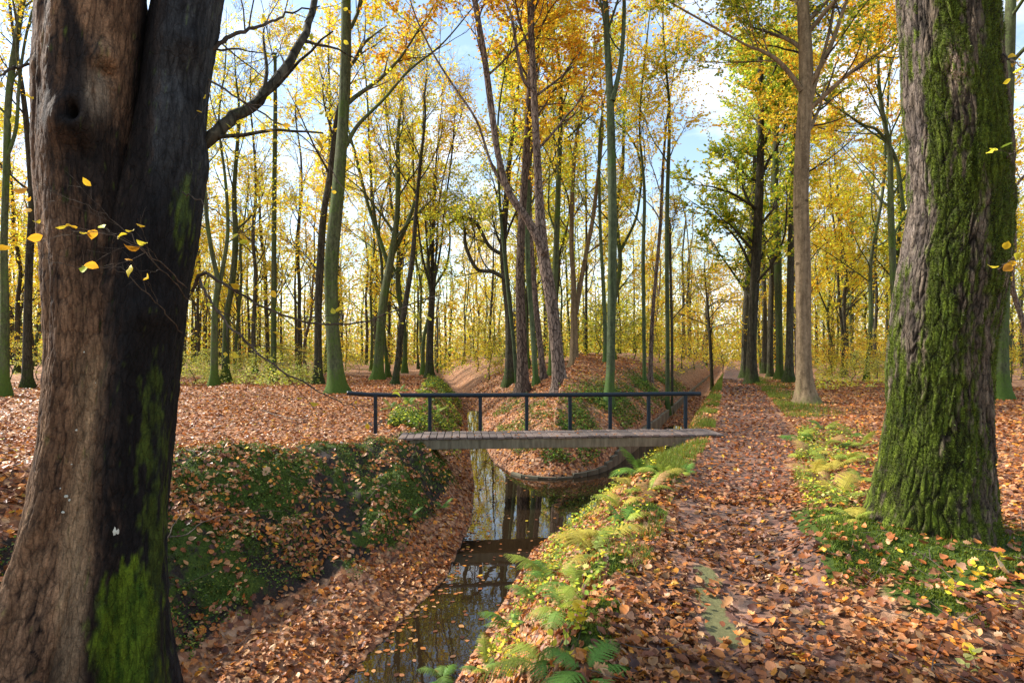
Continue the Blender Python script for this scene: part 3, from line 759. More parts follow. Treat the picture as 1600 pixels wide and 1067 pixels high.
hero_tube(mb, rows, 220, 0, *beech_tools(SR, 140, True))
beech = empty('beech_tree', (0, 0, 0), 'huge twin-stemmed beech with black stained bark and mossy foot on the near bank', 'tree')
mb.build('trunk', 'beech_bark', beech)
moss_hair(beech, 30000, 6, .013)
# pale lichen spots on the beech foot
for (lx, ly, lr) in ((80, 662, .012), (112, 725, .012), (119, 672, .008), (95, 763, .008), (104, 775, .012), (84, 794, .016), (98, 800, .010), (131, 809, .008), (178, 829, .034), (150, 598, .007), (131, 550, .006), (88, 552, .007), (108, 781, .008), (64, 626, .006)):
    zz, cc, rd, yc = SL; z = zpx(ly)
    S_ = SL if lx < 165 else SR
    c0 = np.interp(z, S_[0], S_[1]); r0 = np.interp(z, S_[0], S_[2]); y0 = np.interp(z, S_[0], S_[3]); X = (lx - 800) * bm_ * 0.93
    _, rf, dfn, _ = beech_tools(S_, 101 if lx < 165 else 140, lx >= 165)
    best = None
    for th in np.linspace(math.pi, 2 * math.pi, 160):
        r = float(rf(np.array([th]), np.array([z]))[0]) + float(dfn(np.array([th]), np.array([z]), None)[0])
        x, y = c0 + r * math.cos(th), y0 + r * math.sin(th)
        pp = 800 + x / y * FPX
        if best is None or abs(pp - lx) < best[0]: best = (abs(pp - lx), x, y, th)
    _, x, y, th = best
    zc = CAM_H - (ly - HOR) / FPX * y
    n = 9; an = np.arange(n) * 2 * math.pi / n; rr = lr * rng.uniform(0.75, 1.2, n)
    tx = np.array([-math.sin(th), math.cos(th), 0]); nn = np.array([math.cos(th), math.sin(th), 0]); up = np.array([0, 0, 1.0])
    P = np.array([x, y, zc]) + nn * 0.006
    ring = P + rr[:, None] * (np.cos(an)[:, None] * tx + np.sin(an)[:, None] * up) - nn * 0.006
    mb = MB(); mb.add(np.vstack([ring, P[None]]), tris=[(i, (i + 1) % n, n) for i in range(n)])
    mb.build('lichen_spot', 'lichen', beech)

# ------------------------------------------------------------------ tree growth
UP = np.array([0, 0, 1.0])
def make_paths(p0, d0, length, n, wander, trop, rng):
    B = len(p0); d = norm(d0); step = (length / (n - 1))[:, None]; pts = [p0]
    drift = rng.normal(0, wander * 0.6, (B, 3))
    for i in range(n - 1):
        d = norm(d + rng.normal(0, wander, (B, 3)) + drift * 0.5 + UP * trop)
        pts.append(pts[-1] + d * step)
    return np.stack(pts, 1)
def along(paths, t):
    n = paths.shape[1]; s = np.clip(t, 0, 0.9999) * (n - 1); i = s.astype(int); f = (s - i)[:, None]; b = np.arange(len(paths))
    return paths[b, i] * (1 - f) + paths[b, i + 1] * f, norm(paths[b, i + 1] - paths[b, i])
def spawn(paths, radii, m, t0, t1, ang, flat, rng):
    B = len(paths); idx = np.repeat(np.arange(B), m)
    t = t0 + (t1 - t0) * (np.tile(np.arange(m), B) + rng.uniform(0, 1, B * m)) / m
    p, tg = along(paths[idx], t)
    rnd = rng.normal(0, 1, (B * m, 3)); rnd[:, 2] *= flat
    perp = norm(rnd - (rnd * tg).sum(1, keepdims=True) * tg)
    a = rng.uniform(ang[0], ang[1], (B * m, 1))
    n = paths.shape[1]; r = radii[idx, np.clip((t * (n - 1)).astype(int), 0, n - 1)]
    return p, norm(tg * np.cos(a) + perp * np.sin(a)), r, t, idx

LEAFC = {'yellow': (0.92, 0.68, 0.05), 'gold': (0.90, 0.53, 0.03), 'orange': (0.84, 0.38, 0.025), 'lime': (0.64, 0.64, 0.05), 'green': (0.20, 0.31, 0.03), 'rust': (0.45, 0.17, 0.035), 'pale': (0.70, 0.68, 0.20), 'olive': (0.30, 0.31, 0.06)}
def pick_cols(n, pal, rng):
    names = list(pal); w = np.array([pal[k] for k in names], float); w /= w.sum()
    c = np.array([LEAFC[k] for k in names])[rng.choice(len(names), n, p=w)]
    return np.clip(c * rng.uniform(0.65, 1.3, (n, 1)) * rng.uniform(0.9, 1.1, (n, 3)), 0, 0.9)
def leaf_kites(mb, p, d, nrm, size, col, rng):
    n = len(p); d = norm(d); s = norm(np.cross(d, nrm)); u = np.cross(s, d)
    L = size[:, None]; wd = L * rng.uniform(0.30, 0.42, (n, 1)); dr = L * rng.uniform(-0.12, 0.12, (n, 1))
    v = np.stack([p, p + d * L * 0.5 + s * wd + u * dr, p + d * L - u * L * 0.06, p + d * L * 0.5 - s * wd + u * dr], 1)
    q = np.arange(n)[:, None] * 4 + np.array([[0, 1, 2, 3]])
    mb.add(v, quads=q, col=np.repeat(col, 4, axis=0))

def crown(trunk_paths, trunk_radii, rng, limbs=9, h0=0.45, limb_len=5.0, sec=8, twg=7, leaves=11, pal=None, leaf=0.115, ang=(0.5, 0.95), trop=0.06, sides=(6, 4, 3), sec_len=0.45, twig_len=0.9, keep=1.0, wood=None, twigs=None, lf=None, wander=0.10):
    """branches and leaves for a stem (or several)"""
    wood = wood or MB(); twigs = twigs or MB(); lf = lf or MB()
    p, d, r, t, _ = spawn(trunk_paths, trunk_radii, limbs, h0, 0.98, ang, 0.35, rng)
    ln = limb_len * rng.uniform(0.6, 1.15, len(p)) * (1.15 - 0.75 * np.clip((t - h0) / (1 - h0), 0, 1))
    lp = make_paths(p, d, ln, 10, wander, trop, rng)
    lr = np.clip(r * 0.42, 0.012, 0.09)[:, None] * np.linspace(1, 0.18, 10)[None]
    v, q = tubes(lp, lr, sides[0]); wood.add(v, q)
    p, d, r, t, ix = spawn(lp, lr, sec, 0.15, 1.0, (0.4, 0.9), 0.6, rng)
    sp = make_paths(p, d, ln[ix] * sec_len * rng.uniform(0.5, 1.2, len(p)) * (1.1 - 0.5 * t), 7, wander * 1.3, trop * 0.5, rng)
    sr = np.clip(r * 0.55, 0.005, 0.06)[:, None] * np.linspace(1, 0.25, 7)[None]
    v, q = tubes(sp, sr, sides[1]); twigs.add(v, q)
    p, d, r, t, ix = spawn(sp, sr, twg, 0.2, 1.0, (0.4, 0.9), 0.35, rng)
    tl = twig_len * rng.uniform(0.5, 1.3, len(p))
    tp = make_paths(p, d, tl, 5, wander * 1.5, 0.0, rng)
    tr = np.full((len(p), 5), 0.005) * np.linspace(1.2, 0.5, 5)
    v, q = tubes(tp, tr, sides[2]); twigs.add(v, q)
    if leaves > 0:
        p, d, r, t, ix = spawn(tp, tr, leaves, 0.1, 1.0, (0.5, 1.2), 0.3, rng)
        if keep < 1:
            # leaves hang on in patches
            m = fbm(p[:, 0] * 0.5 + 7, p[:, 2] * 0.5 + p[:, 1] * 0.37, 2, 3) + rng.normal(0, 0.12, len(p))
            sel = m > np.quantile(m, 1 - keep); p, d = p[sel], d[sel]
        n = len(p)
        nr = norm(UP * 0.8 + rng.normal(0, 0.8, (n, 3))); d = norm(d * np.array([1, 1, 0.4]) + rng.normal(0, 0.2, (n, 3)))
        leaf_kites(lf, p, d, nr, leaf * rng.uniform(0.65, 1.25, n), pick_cols(n, pal, rng), rng)
    return wood, twigs, lf

def stem(mb, pts, rad, sides, rng, flare=True, n=40):
    """trunk tube with a root flare and slight unevenness"""
    P = smooth_path(np.column_stack([pts, rad]), n); path, r = P[:, :3], P[:, 3].copy()
    if flare:
        h = path[:, 2] - path[0, 2]; r = r * (1 + 0.9 * np.exp(-h / (1.5 * r[0] + 0.05)))
    r = np.maximum(r, 0.006)
    v, q = tubes(path[None], r[None], sides)
    V = v.reshape(n, sides, 3); a = np.arange(sides) * 2 * math.pi / sides
    ph = rng.uniform(0, 6.28, 3); h = path[:, 2] - path[0, 2]
    k = (0.06 * np.cos(2 * a[None] + ph[0] + h[:, None] * 0.6) + 0.05 * np.cos(3 * a[None] + ph[1] - h[:, None] * 0.9))
    if flare: k = k + 0.16 * np.exp(-h / 0.35)[:, None] * np.cos(5 * a[None] + ph[2])
    V = path[:, None] + (V - path[:, None]) * (1 + k)[..., None]
    mb.add(V, q); return path, r

PAL = {
 'yellow': {'yellow': 5, 'gold': 2, 'lime': 2}, 'gold': {'gold': 4, 'yellow': 4, 'orange': 1.2}, 'orange': {'gold': 3, 'orange': 4, 'yellow': 2, 'rust': 1},
 'lime': {'lime': 5, 'yellow': 3, 'green': 2}, 'green': {'green': 4, 'lime': 4, 'yellow': 2}, 'mix': {'yellow': 4, 'gold': 2, 'lime': 3, 'orange': 1}, 'rust': {'rust': 3, 'orange': 3, 'gold': 3}, 'pale': {'pale': 5, 'lime': 3, 'yellow': 2}}

def traced_tree(name, label, Y, lines, bark, pal, seed, top=19, group='tall trees standing around the footbridge', wf=0.88, cat='tree', **kw):
    """lines: stems as (px, py, width px) from foot to tip, in the photograph, at distance Y; the first stem goes on to the crown top"""
    rng = np.random.default_rng(seed)
    wood, twg, lf = MB(), MB(), MB()
    stems = []
    for li, line in enumerate(lines):
        P = []; R = []
        dy = rng.normal(0, 0.05)
        for i, (px, py, w) in enumerate(line):
            yo = Y + (0.0 if i == 0 else dy * i)
            p = W(px, py, yo)
            if i == 0 and li == 0: p[2] = H(p[0], p[1]) - 0.12
            P.append(p); R.append(w / 2 * yo / FPX * wf)
        if P[-1][2] < top - 1 and line[-1][1] < 330:
            d = norm(P[-1] - P[-2]); nseg = 3; gap = (top - rng.uniform(0, 2) - P[-1][2]) / nseg
            for kx in range(nseg):
                d = norm(d + np.array([rng.normal(0, 0.1), rng.normal(0, 0.12), 0.25])); P.append(P[-1] + d / max(d[2], 0.4) * gap); R.append(R[len(line) - 1] * (0.72, 0.45, 0.12)[kx])
        pa, ra = stem(wood, np.array(P), np.array(R), 12, rng, flare=(li == 0))
        stems.append((pa, ra))
    o = empty(name, tuple(float(x) for x in stems[0][0][0] * np.array([1, 1, 1])), label, cat, group)
    loc = stems[0][0][0]
    if pal is not None:
        h0 = kw.pop('h0', 0.4)
        nl = kw.pop('limbs', 9)
        for i, (pa, ra) in enumerate(stems):
            hh = h0 if i == 0 else kw.get('h0_fork', 0.25)
            kk = {k: v for k, v in kw.items() if k != 'h0_fork'}
            crown(pa[None], ra[None], rng, limbs=nl if i == 0 else max(3, nl * 2 // 3), h0=hh, pal=PAL[pal], wood=wood, twigs=twg, lf=lf, **kk)
    for m in (wood, twg, lf): m.v = [a - loc for a in m.v]
    wood.build('trunk', bark, o)
    if lf.v: link('crown', merged(lf, twg), o)
    return o

TT = traced_tree
G0 = dict(top=21)
TT('beech_tree', 'curving mossy green beech rooted at the end of the blue handrail', 22.0, [[(527, 612, 40), (522, 545, 34), (518, 480, 30), (518, 400, 31), (528, 300, 30), (536, 200, 28), (540, 100, 26), (541, 0, 21)], [(540, 228, 12), (560, 195, 9), (600, 155, 7), (640, 110, 6), (690, 70, 4)]], 'bark_green', 'mix', 11, wf=0.64, h0=0.5, limbs=8, limb_len=5.5, keep=0.50)
TT('beech_tree', 'dark trunk leaning close behind the curving green beech', 29.0, [[(497, 566, 16), (497, 500, 13), (500, 420, 13), (505, 340, 12), (516, 270, 11), (524, 200, 9)]], 'bark_dark', 'yellow', 12, wf=0.85, limbs=7, limb_len=4.5, keep=0.3)
TT('larch_tree', 'brown leaning trunk that forks into a wide V on the mound', 20.0, [[(876, 598, 33), (868, 530, 32), (860, 460, 31), (848, 390, 29), (842, 300, 20), (838, 220, 18), (833, 110, 17), (828, 0, 15)], [(851, 395, 24), (825, 345, 21), (795, 300, 18), (778, 240, 16), (768, 170, 16), (757, 90, 14), (742, 0, 12)], [(795, 300, 8), (770, 262, 7), (745, 190, 6), (712, 140, 6), (680, 90, 5), (655, 40, 4)], [(836, 145, 8), (818, 125, 8), (808, 80, 8), (800, 30, 7), (790, 0, 6)]], 'bark_brown', 'orange', 13, wf=0.64, h0=0.45, h0_fork=0.45, limbs=12, limb_len=4.8, keep=0.85, leaf=0.13, leaves=13)
TT('larch_tree', 'straight brown trunk on the mound beside the V-forked one', 23.0, [[(818, 583, 27), (815, 520, 24), (812, 440, 22), (815, 350, 20), (822, 250, 17), (828, 130, 15), (832, 0, 12)]], 'bark_brown', 'gold', 14, wf=0.64, h0=0.42, limbs=14, limb_len=5.0, keep=0.9, leaf=0.14, leaves=14)
TT('beech_tree', 'thin green trunk just behind the straight brown trunk on the mound', 25.0, [[(838, 572, 12), (831, 500, 11), (826, 430, 11), (824, 360, 10), (828, 250, 9)]], 'bark_slim', 'yellow', 15, wf=0.75, limbs=7, limb_len=4.0, keep=0.85)
TT('larch_tree', 'brown trunk half hidden between the two big brown trunks', 26.0, [[(850, 572, 13), (842, 520, 12), (836, 460, 11), (830, 380, 10), (826, 250, 9)]], 'bark_brown', 'gold', 16, wf=0.75, limbs=6, limb_len=4.0, keep=0.90)
TT('beech_tree', 'grey green trunk behind the foot of the V-forked brown tree', 27.0, [[(862, 570, 15), (863, 500, 14), (868, 420, 13), (872, 300, 12), (876, 180, 10)]], 'bark_green', 'gold', 17, wf=0.70, h0=0.35, limbs=12, limb_len=5.0, keep=0.85, leaf=0.14, leaves=13)
TT('beech_tree', 'slender leaning stem at the left foot of the brown trunks', 24.0, [[(809, 582, 8), (803, 540, 7), (796, 480, 6), (788, 400, 6), (780, 300, 5)]], 'bark_slim', 'lime', 18, wf=0.80, limbs=6, limb_len=3.0, keep=0.80)
TT('oak_tree', 'gnarled dark tree with arching low limbs beside the narrow left ditch', 30.0, [[(797, 572, 18), (796, 500, 15), (790, 440, 14), (786, 380, 13), (792, 300, 10)], [(796, 440, 7), (770, 425, 7), (745, 420, 6), (728, 385, 6), (726, 355, 5)], [(790, 400, 7), (765, 385, 6), (745, 350, 6), (722, 340, 5), (700, 350, 4)]], 'bark_dark', 'lime', 19, limbs=10, h0=0.35, limb_len=4.5, keep=0.80)
TT('beech_tree', 'pale brown trunk that splits low into two stems on the mound', 31.0, [[(897, 560, 22), (897, 510, 19), (896, 440, 14), (893, 380, 12), (896, 260, 10)], [(900, 490, 14), (908, 440, 12), (917, 390, 11), (928, 330, 10), (940, 220, 8)]], 'bark_pale', 'lime', 20, wf=0.60, limbs=9, limb_len=4.5, keep=0.90)
TT('beech_tree', 'smooth slender grey green trunk rising behind the middle of the handrail', 18.0, [[(942, 668, 24), (950, 630, 19), (954, 580, 18), (956, 480, 17.5), (957, 360, 17), (956, 250, 16.5), (953, 150, 15), (948, 60, 13), (945, 0, 12)], [(957, 158, 11), (966, 120, 9), (972, 80, 8), (975, 0, 7)]], 'bark_slim', 'orange', 21, wf=0.78, h0=0.6, limbs=9, limb_len=4.5, keep=0.8, leaf=0.12)
TT('beech_tree', 'thin bright mossy trunk beyond the mound, first of the slim pair', 27.0, [[(1007, 580, 8), (1006, 500, 7), (1005, 400, 7), (1007, 300, 6)]], 'bark_slim', 'mix', 22, wf=0.80, limbs=6, limb_len=3.5, keep=0.85)
TT('larch_tree', 'thin brown leaning stem beside the bright mossy trunk', 29.0, [[(1016, 574, 8), (1019, 500, 7), (1025, 430, 6.5), (1032, 350, 6), (1036, 260, 5)]], 'bark_brown', 'gold', 23, limbs=6, limb_len=3.5, keep=0.85)
TT('beech_tree', 'slim green trunk on the bank edge right of the mound', 25.0, [[(1043, 602, 9), (1043, 520, 8.5), (1042, 420, 8), (1043, 300, 7.5), (1046, 180, 6)]], 'bark_slim', 'gold', 24, wf=0.80, limbs=7, limb_len=4.0, keep=0.85)
TT('beech_tree', 'thin dark stem touching the slim green trunk', 26.5, [[(1050, 600, 5), (1050, 520, 5), (1048, 430, 4.5), (1046, 340, 4)]], 'bark_dark', 'yellow', 25, limbs=5, limb_len=3.0, keep=0.5)
TT('beech_tree', 'thin green stem just left of the slender grey green trunk', 30.0, [[(946, 566, 8), (945, 500, 7), (942, 430, 7), (938, 360, 6), (936, 250, 5)]], 'bark_slim', 'lime', 26, limbs=7, limb_len=3.5, keep=0.85)
TT('beech_tree', 'small black tree at the ditch edge beside the far path', 44.0, [[(1113, 583, 6), (1110, 540, 5.5), (1107, 500, 5), (1104, 460, 4), (1100, 420, 3)]], 'bark_dark', 'gold', 27, limbs=14, h0=0.35, limb_len=5.0, keep=0.8, ang=(0.9, 1.4), trop=-0.03, top=8)
TT('oak_tree', 'dark trunk with leafy green crown at the right edge of the path', 32.0, [[(1175, 600, 18), (1175, 540, 17), (1178, 460, 16), (1183, 380, 15), (1187, 280, 14), (1189, 180, 11), (1188, 90, 8)]], 'bark_dark', 'green', 28, h0=0.26, limbs=20, limb_len=5.8, keep=0.95, leaf=0.16, leaves=22)
TT('oak_tree', 'dark trunk directly behind the leafy tree at the path edge', 40.0, [[(1162, 576, 12), (1165, 500, 11), (1170, 420, 10), (1176, 320, 9)]], 'bark_dark', 'lime', 29, h0=0.3, limbs=12, limb_len=5.0, keep=0.8, leaf=0.12)
TT('oak_tree', 'tall green-leaved tree far along the path behind the dark path-edge trunks', 48.0, [[(1194, 574, 9), (1195, 500, 8), (1192, 400, 8), (1188, 280, 7), (1186, 160, 5)]], 'bark_dark', 'green', 61, h0=0.3, limbs=20, limb_len=7.0, keep=0.95, leaf=0.19, leaves=16, top=27)
TT('beech_tree', 'grey trunk right of the path, thinnest of the row of three', 41.0, [[(1203, 570, 11), (1204, 500, 10), (1206, 420, 10), (1208, 300, 9), (1210, 180, 7)]], 'bark_dark', 'green', 30, wf=0.80, h0=0.35, limbs=11, limb_len=5.0, keep=0.95, leaf=0.12)
TT('beech_tree', 'grey trunk in the middle of the row of three right of the path', 37.0, [[(1218, 577, 14), (1217, 500, 13), (1215, 400, 13), (1212, 300, 12), (1212, 180, 9)]], 'bark_green', 'green', 31, wf=0.80, h0=0.4, limbs=10, limb_len=5.0, keep=0.95, leaf=0.12)
TT('beech_tree', 'blackish trunk standing tight against the pale tree', 33.0, [[(1233, 582, 18), (1234, 500, 16), (1236, 400, 14), (1238, 300, 13), (1243, 180, 10)]], 'bark_dark', 'lime', 32, wf=0.70, h0=0.4, limbs=9, limb_len=5.0, keep=0.95, leaf=0.12)
TT('beech_tree', 'pale smooth tan trunk with knots to the right of the path', 19.4, [[(1262, 634, 34), (1257, 580, 28), (1255, 500, 26), (1254, 400, 27), (1252, 310, 27), (1254, 220, 28), (1259, 140, 28), (1258, 60, 24), (1255, 0, 20)], [(1252, 142, 10), (1236, 118, 9), (1215, 95, 8), (1190, 80, 6), (1150, 62, 4)], [(1262, 175, 9), (1280, 110, 7), (1296, 50, 6), (1305, 0, 5)]], 'bark_pale', 'green', 33, wf=0.80, h0=0.45, limbs=16, limb_len=5.2, keep=0.9, leaf=0.12, leaves=16)
TT('beech_tree', 'green trunk partly hidden behind the massive oak', 21.0, [[(1562, 622, 26), (1564, 540, 22), (1566, 420, 21), (1570, 300, 20), (1574, 150, 18), (1580, 0, 15)]], 'bark_green', 'lime', 34, h0=0.5, limbs=9, limb_len=4.5, keep=0.90)
TT('oak_tree', 'leaning yellow-leaved tree with fine arching twigs just beyond the massive oak', 26.0, [[(1406, 600, 14), (1400, 520, 12), (1395, 420, 11), (1392, 330, 10), (1390, 240, 8), (1378, 170, 7)], [(1412, 330, 6), (1400, 250, 6), (1372, 205, 5), (1340, 190, 4)]], 'bark_green', 'gold', 35, h0=0.3, limbs=15, limb_len=5.5, keep=0.95, leaf=0.13, leaves=14)
TT('beech_tree', 'leaning dark mossy trunk with many upswept limbs left of the narrow ditch', 33.0, [[(590, 570, 17), (594, 520, 15), (601, 460, 15), (611, 405, 13), (620, 340, 10), (622, 270, 8)], [(608, 420, 8), (592, 370, 7), (575, 320, 6), (560, 260, 5)], [(612, 400, 8), (636, 350, 7), (652, 300, 6), (660, 240, 4)]], 'bark_green', 'yellow', 36, h0=0.4, limbs=11, limb_len=5.0, keep=0.55)
TT('beech_tree', 'thin black crooked trunk at the edge of the left ditch', 28.0, [[(617, 592, 12), (622, 560, 10), (626, 520, 10), (636, 460, 9), (645, 400, 9), (650, 330, 7), (656, 260, 6), (664, 190, 4)]], 'bark_dark', 'gold', 37, h0=0.5, limbs=9, limb_len=4.0, keep=0.50)
TT('hornbeam_tree', 'dark trunk with a broom of upright branches at the left ditch', 34.0, [[(671, 580, 13), (672, 530, 12), (674, 480, 12), (676, 440, 11), (676, 400, 6), (678, 300, 4)], [(674, 455, 5), (660, 400, 4), (652, 340, 3), (646, 270, 3)], [(677, 450, 5), (688, 390, 4), (694, 330, 3), (704, 260, 3)], [(675, 452, 4), (668, 390, 3.5), (664, 330, 3)], [(677, 452, 4), (682, 390, 3.5), (686, 320, 3)]], 'bark_dark', 'gold', 38, h0=0.45, limbs=8, limb_len=4.0, keep=0.3, ang=(0.2, 0.5))
TT('beech_tree', 'straight pole-like green trunk midway between the twin beech and the handrail', 31.0, [[(427, 560, 12), (428, 480, 10.5), (428, 380, 10), (429, 280, 9.5), (430, 180, 8), (430, 90, 6)]], 'bark_green', 'mix', 39, wf=0.75, h0=0.55, limbs=8, limb_len=4.0, keep=0.35)
TT('beech_tree', 'mossy trunk with a bulging bend nearest the twin beech', 30.0, [[(352, 552, 16), (354, 500, 13), (362, 450, 12), (368, 380, 11), (366, 300, 9), (372, 210, 7)]], 'bark_green', 'yellow', 40, wf=0.75, h0=0.4, limbs=10, limb_len=4.5, keep=0.35)
TT('beech_tree', 'forked mossy tree seen right beside the dark flank of the twin beech', 27.0, [[(334, 548, 14), (336, 490, 13), (340, 440, 11), (330, 390, 9), (322, 330, 8), (318, 240, 6)], [(338, 470, 9), (348, 420, 8), (356, 360, 7), (352, 280, 6)]], 'bark_green', 'yellow', 41, wf=0.75, h0=0.4, limbs=10, limb_len=4.5, keep=0.4)
TT('beech_tree', 'mossy trunk at the far left edge with yellow sprays', 20.0, [[(6, 560, 15), (8, 480, 12), (6, 380, 11), (10, 260, 11), (14, 150, 10), (26, 60, 9), (36, 0, 8)], [(10, 250, 6), (25, 200, 6), (30, 130, 5), (40, 60, 4)]], 'bark_green', 'yellow', 42, h0=0.35, limbs=10, limb_len=4.0, keep=0.5)
TT('beech_tree', 'dark trunk glimpsed against the left flank of the twin beech', 24.0, [[(42, 545, 15), (44, 480, 13), (46, 400, 12), (50, 300, 11)]], 'bark_dark', 'gold', 43, limbs=8, limb_len=4.0, keep=0.4)

# ------------------------------------------------------------------ trees of the wood behind: eight kinds, each copy an object with its parts
rng = np.random.default_rng(7)
KINDS = []
for k in range(9):
    r = np.random.default_rng(900 + k)
    hgt = r.uniform(17, 23); wood, twg, lf = MB(), MB(), MB()
    rad = r.uniform(0.10, 0.18)
    lean = r.normal(0, 0.05, 2)
    hs = np.linspace(0, 1, 8); P = np.column_stack([lean[0] * hs * hgt + r.normal(0, 0.12, 8) * (hs > 0), lean[1] * hs * hgt + r.normal(0, 0.12, 8) * (hs > 0), hs * hgt - 0.15])
    pa, ra = stem(wood, P, rad * np.array([1, .88, .8, .72, .6, .45, .28, .08]), 8, r, n=26)
    if k % 3 == 1:
        P2 = np.array([pa[8], pa[8] + (r.normal(0, .7), r.normal(0, .7), 3), pa[8] + (r.normal(0, 1.3), r.normal(0, 1.3), 7), pa[8] + (r.normal(0, 1.6), r.normal(0, 1.6), 11)])
        pb, rb = stem(wood, P2, rad * np.array([.6, .5, .35, .1]), 7, r, flare=False, n=20)
        crown(pb[None], rb[None], r, limbs=6, h0=0.3, limb_len=3.5, sec=6, twg=5, leaves=5, pal=PAL['mix'], wood=wood, twigs=twg, lf=lf, leaf=0.15, sides=(5, 3, 3), keep=0.5)
    pal = ['yellow', 'gold', 'mix', 'lime', 'gold', 'yellow', 'mix', 'lime', 'yellow'][k]
    crown(pa[None], ra[None], r, limbs=15, h0=0.18, limb_len=4.8, sec=7, twg=6, leaves=10, pal=PAL[pal], wood=wood, twigs=twg, lf=lf, leaf=0.16, sides=(5, 3, 3), keep=[.65, .65, .7, .95, .85, .6, .8, 1.0, .6][k], trop=0.09)
    KINDS.append((wood.mesh('trunk', ['bark_dark', 'bark_green', 'bark_dark', 'bark_green', 'bark_brown'][k % 5]), merged(lf, twg)))

spots = []
def ok_spot(x, y, mind):
    if abs(x - xat(PATH, y)) < 2.2 and y < 150: return False
    for poly in (Lp, Rp, Pl, Pr):
        if abs(x - xat(poly, y)) < 1.6: return False
    return all((x - a) ** 2 + (y - b) ** 2 > mind ** 2 for a, b in spots)
tries = 0
while len(spots) < 150 and tries < 6000:
    tries += 1
    Y = 34 + 62 * rng.uniform() ** 1.3; px = rng.uniform(-60, 1660); X = (px - 800) / FPX * Y
    if 1000 < px < 1150 and Y < 75 and rng.uniform() < 0.75: continue
    if 690 < px < 760 and Y < 42: continue
    if ok_spot(X, Y, 2.4): spots.append((X, Y))
spots.sort(key=lambda p: p[0] / p[1])
ORD = ['first', 'second', 'third', 'fourth', 'fifth', 'sixth', 'seventh', 'eighth', 'ninth', 'tenth', 'eleventh', 'twelfth', 'thirteenth', 'fourteenth', 'fifteenth', 'sixteenth', 'seventeenth', 'eighteenth', 'nineteenth', 'twentieth']
ZONES = [(300, 'left of the twin beech'), (560, 'between twin beech and curving beech'), (720, 'between curving beech and left ditch'), (880, 'between left ditch and V-forked tree'), (1110, 'between V-forked tree and path'), (1270, 'between path and pale trunk'), (1420, 'between pale trunk and massive oak'), (9999, 'right of the massive oak')]
cnt = {}
BARKN = ['dark', 'mossy green', 'dark', 'mossy green', 'brown']
LEAFN = ['yellow', 'golden', 'yellow', 'lime', 'golden', 'yellow', 'yellow', 'lime', 'yellow']
for i, (X, Y) in enumerate(spots):
    px = 800 + X / Y * FPX
    zone = next(z for lim, z in ZONES if px < lim); cnt[zone] = cnt.get(zone, 0) + 1
    # greens and limes gather right of the middle, golds to the left
    wgt = np.array([3, 3, 3, 1, 2, 3, 2, .4, 1.]) if px < 650 else (np.array([2, 3, 2, 3, 2, 1, 3, 1, .6]) if px < 1000 else np.array([1.5, 2, 2, 3, 1.5, 1, 2, 2.5, 1.]))
    k = int(rng.choice(9, p=wgt / wgt.sum()))
    n = cnt[zone] - 1; ow = ORD[n] if n < 20 else (('twentieth', 'thirtieth', 'fortieth', 'fiftieth')[(n + 1) // 10 - 2] if (n + 1) % 10 == 0 else ('twenty-', 'thirty-', 'forty-', 'fifty-')[(n + 1) // 10 - 2] + ORD[n % 10])
    o = empty('woodland_tree', (X, Y, H(X, Y)), f'{LEAFN[k]}-leaved tree in the far wood, {ow} {zone}', 'tree', 'trees of the wood behind')
    o.rotation_euler = (0, 0, rng.uniform(0, 6.28)); sc = rng.uniform(0.8, 1.2); o.scale = (sc, sc, sc)
    for nm, me in zip(('trunk', 'crown'), KINDS[k]): link(nm, me, o)

# understorey saplings: thin stems with flat sprays of yellow leaves
SAP = []
for k in range(4):
    r = np.random.default_rng(400 + k); wood, twg, lf = MB(), MB(), MB()
    h = r.uniform(2.2, 4.5); hs = np.linspace(0, 1, 6)
    P = np.column_stack([r.normal(0, .12, 6) * (hs > 0), r.normal(0, .12, 6) * (hs > 0), hs * h - 0.08])
    pa, ra = stem(wood, P, 0.03 * np.array([1, .85, .7, .55, .4, .15]), 6, r, n=18)
    crown(pa[None], ra[None], r, limbs=16, h0=0.15, limb_len=1.9, sec=6, twg=5, leaves=6, pal=PAL[['pale', 'yellow', 'lime', 'gold'][k]], wood=wood, twigs=twg, lf=lf, leaf=0.075, ang=(1.0, 1.45), trop=0.0, sides=(4, 3, 3), twig_len=0.4, keep=0.8)
    SAP.append((wood.mesh('stem', 'bark_dark'), merged(lf, twg)))
sap_at = [(330, 30, 0, .6), (385, 33, 0, .6), (440, 36, 2, .6), (470, 32, 0, .7), (300, 28, 0, .6), (505, 38, 0, .6), (560, 42, 0, .5), (655, 46, 1, .7), (765, 38, 1, 1.0), (790, 40, 0, .9), (745, 50, 1, 1.1), (930, 38, 2, 1.2), (965, 42, 2, 1.3), (990, 40, 2, 1.0), (1030, 45, 1, 1.2), (1065, 48, 1, 1.2), (1010, 52, 3, 1.3), (1085, 56, 3, 1.3), (1130, 60, 3, 1.2), (1300, 34, 1, .7), (1335, 30, 0, .6), (1370, 33, 1, .7), (1395, 29, 0, .6), (1290, 40, 3, .8), (1350, 42, 3, .9), (1580, 33, 1, .8), (15, 34, 1, .8), (60, 32, 0, .7), (-20, 36, 1, 1), (420, 44, 1, 1), (350, 46, 1, 1.1), (540, 52, 1, 1.1), (610, 55, 3, 1.1), (1200, 58, 1, 1.1), (1245, 50, 0, 1.0), (1320, 52, 1, 1.3), (1390, 55, 3, 1.3)]
SN = ['pale green', 'yellow', 'lime green', 'golden']; sc_cnt = {}
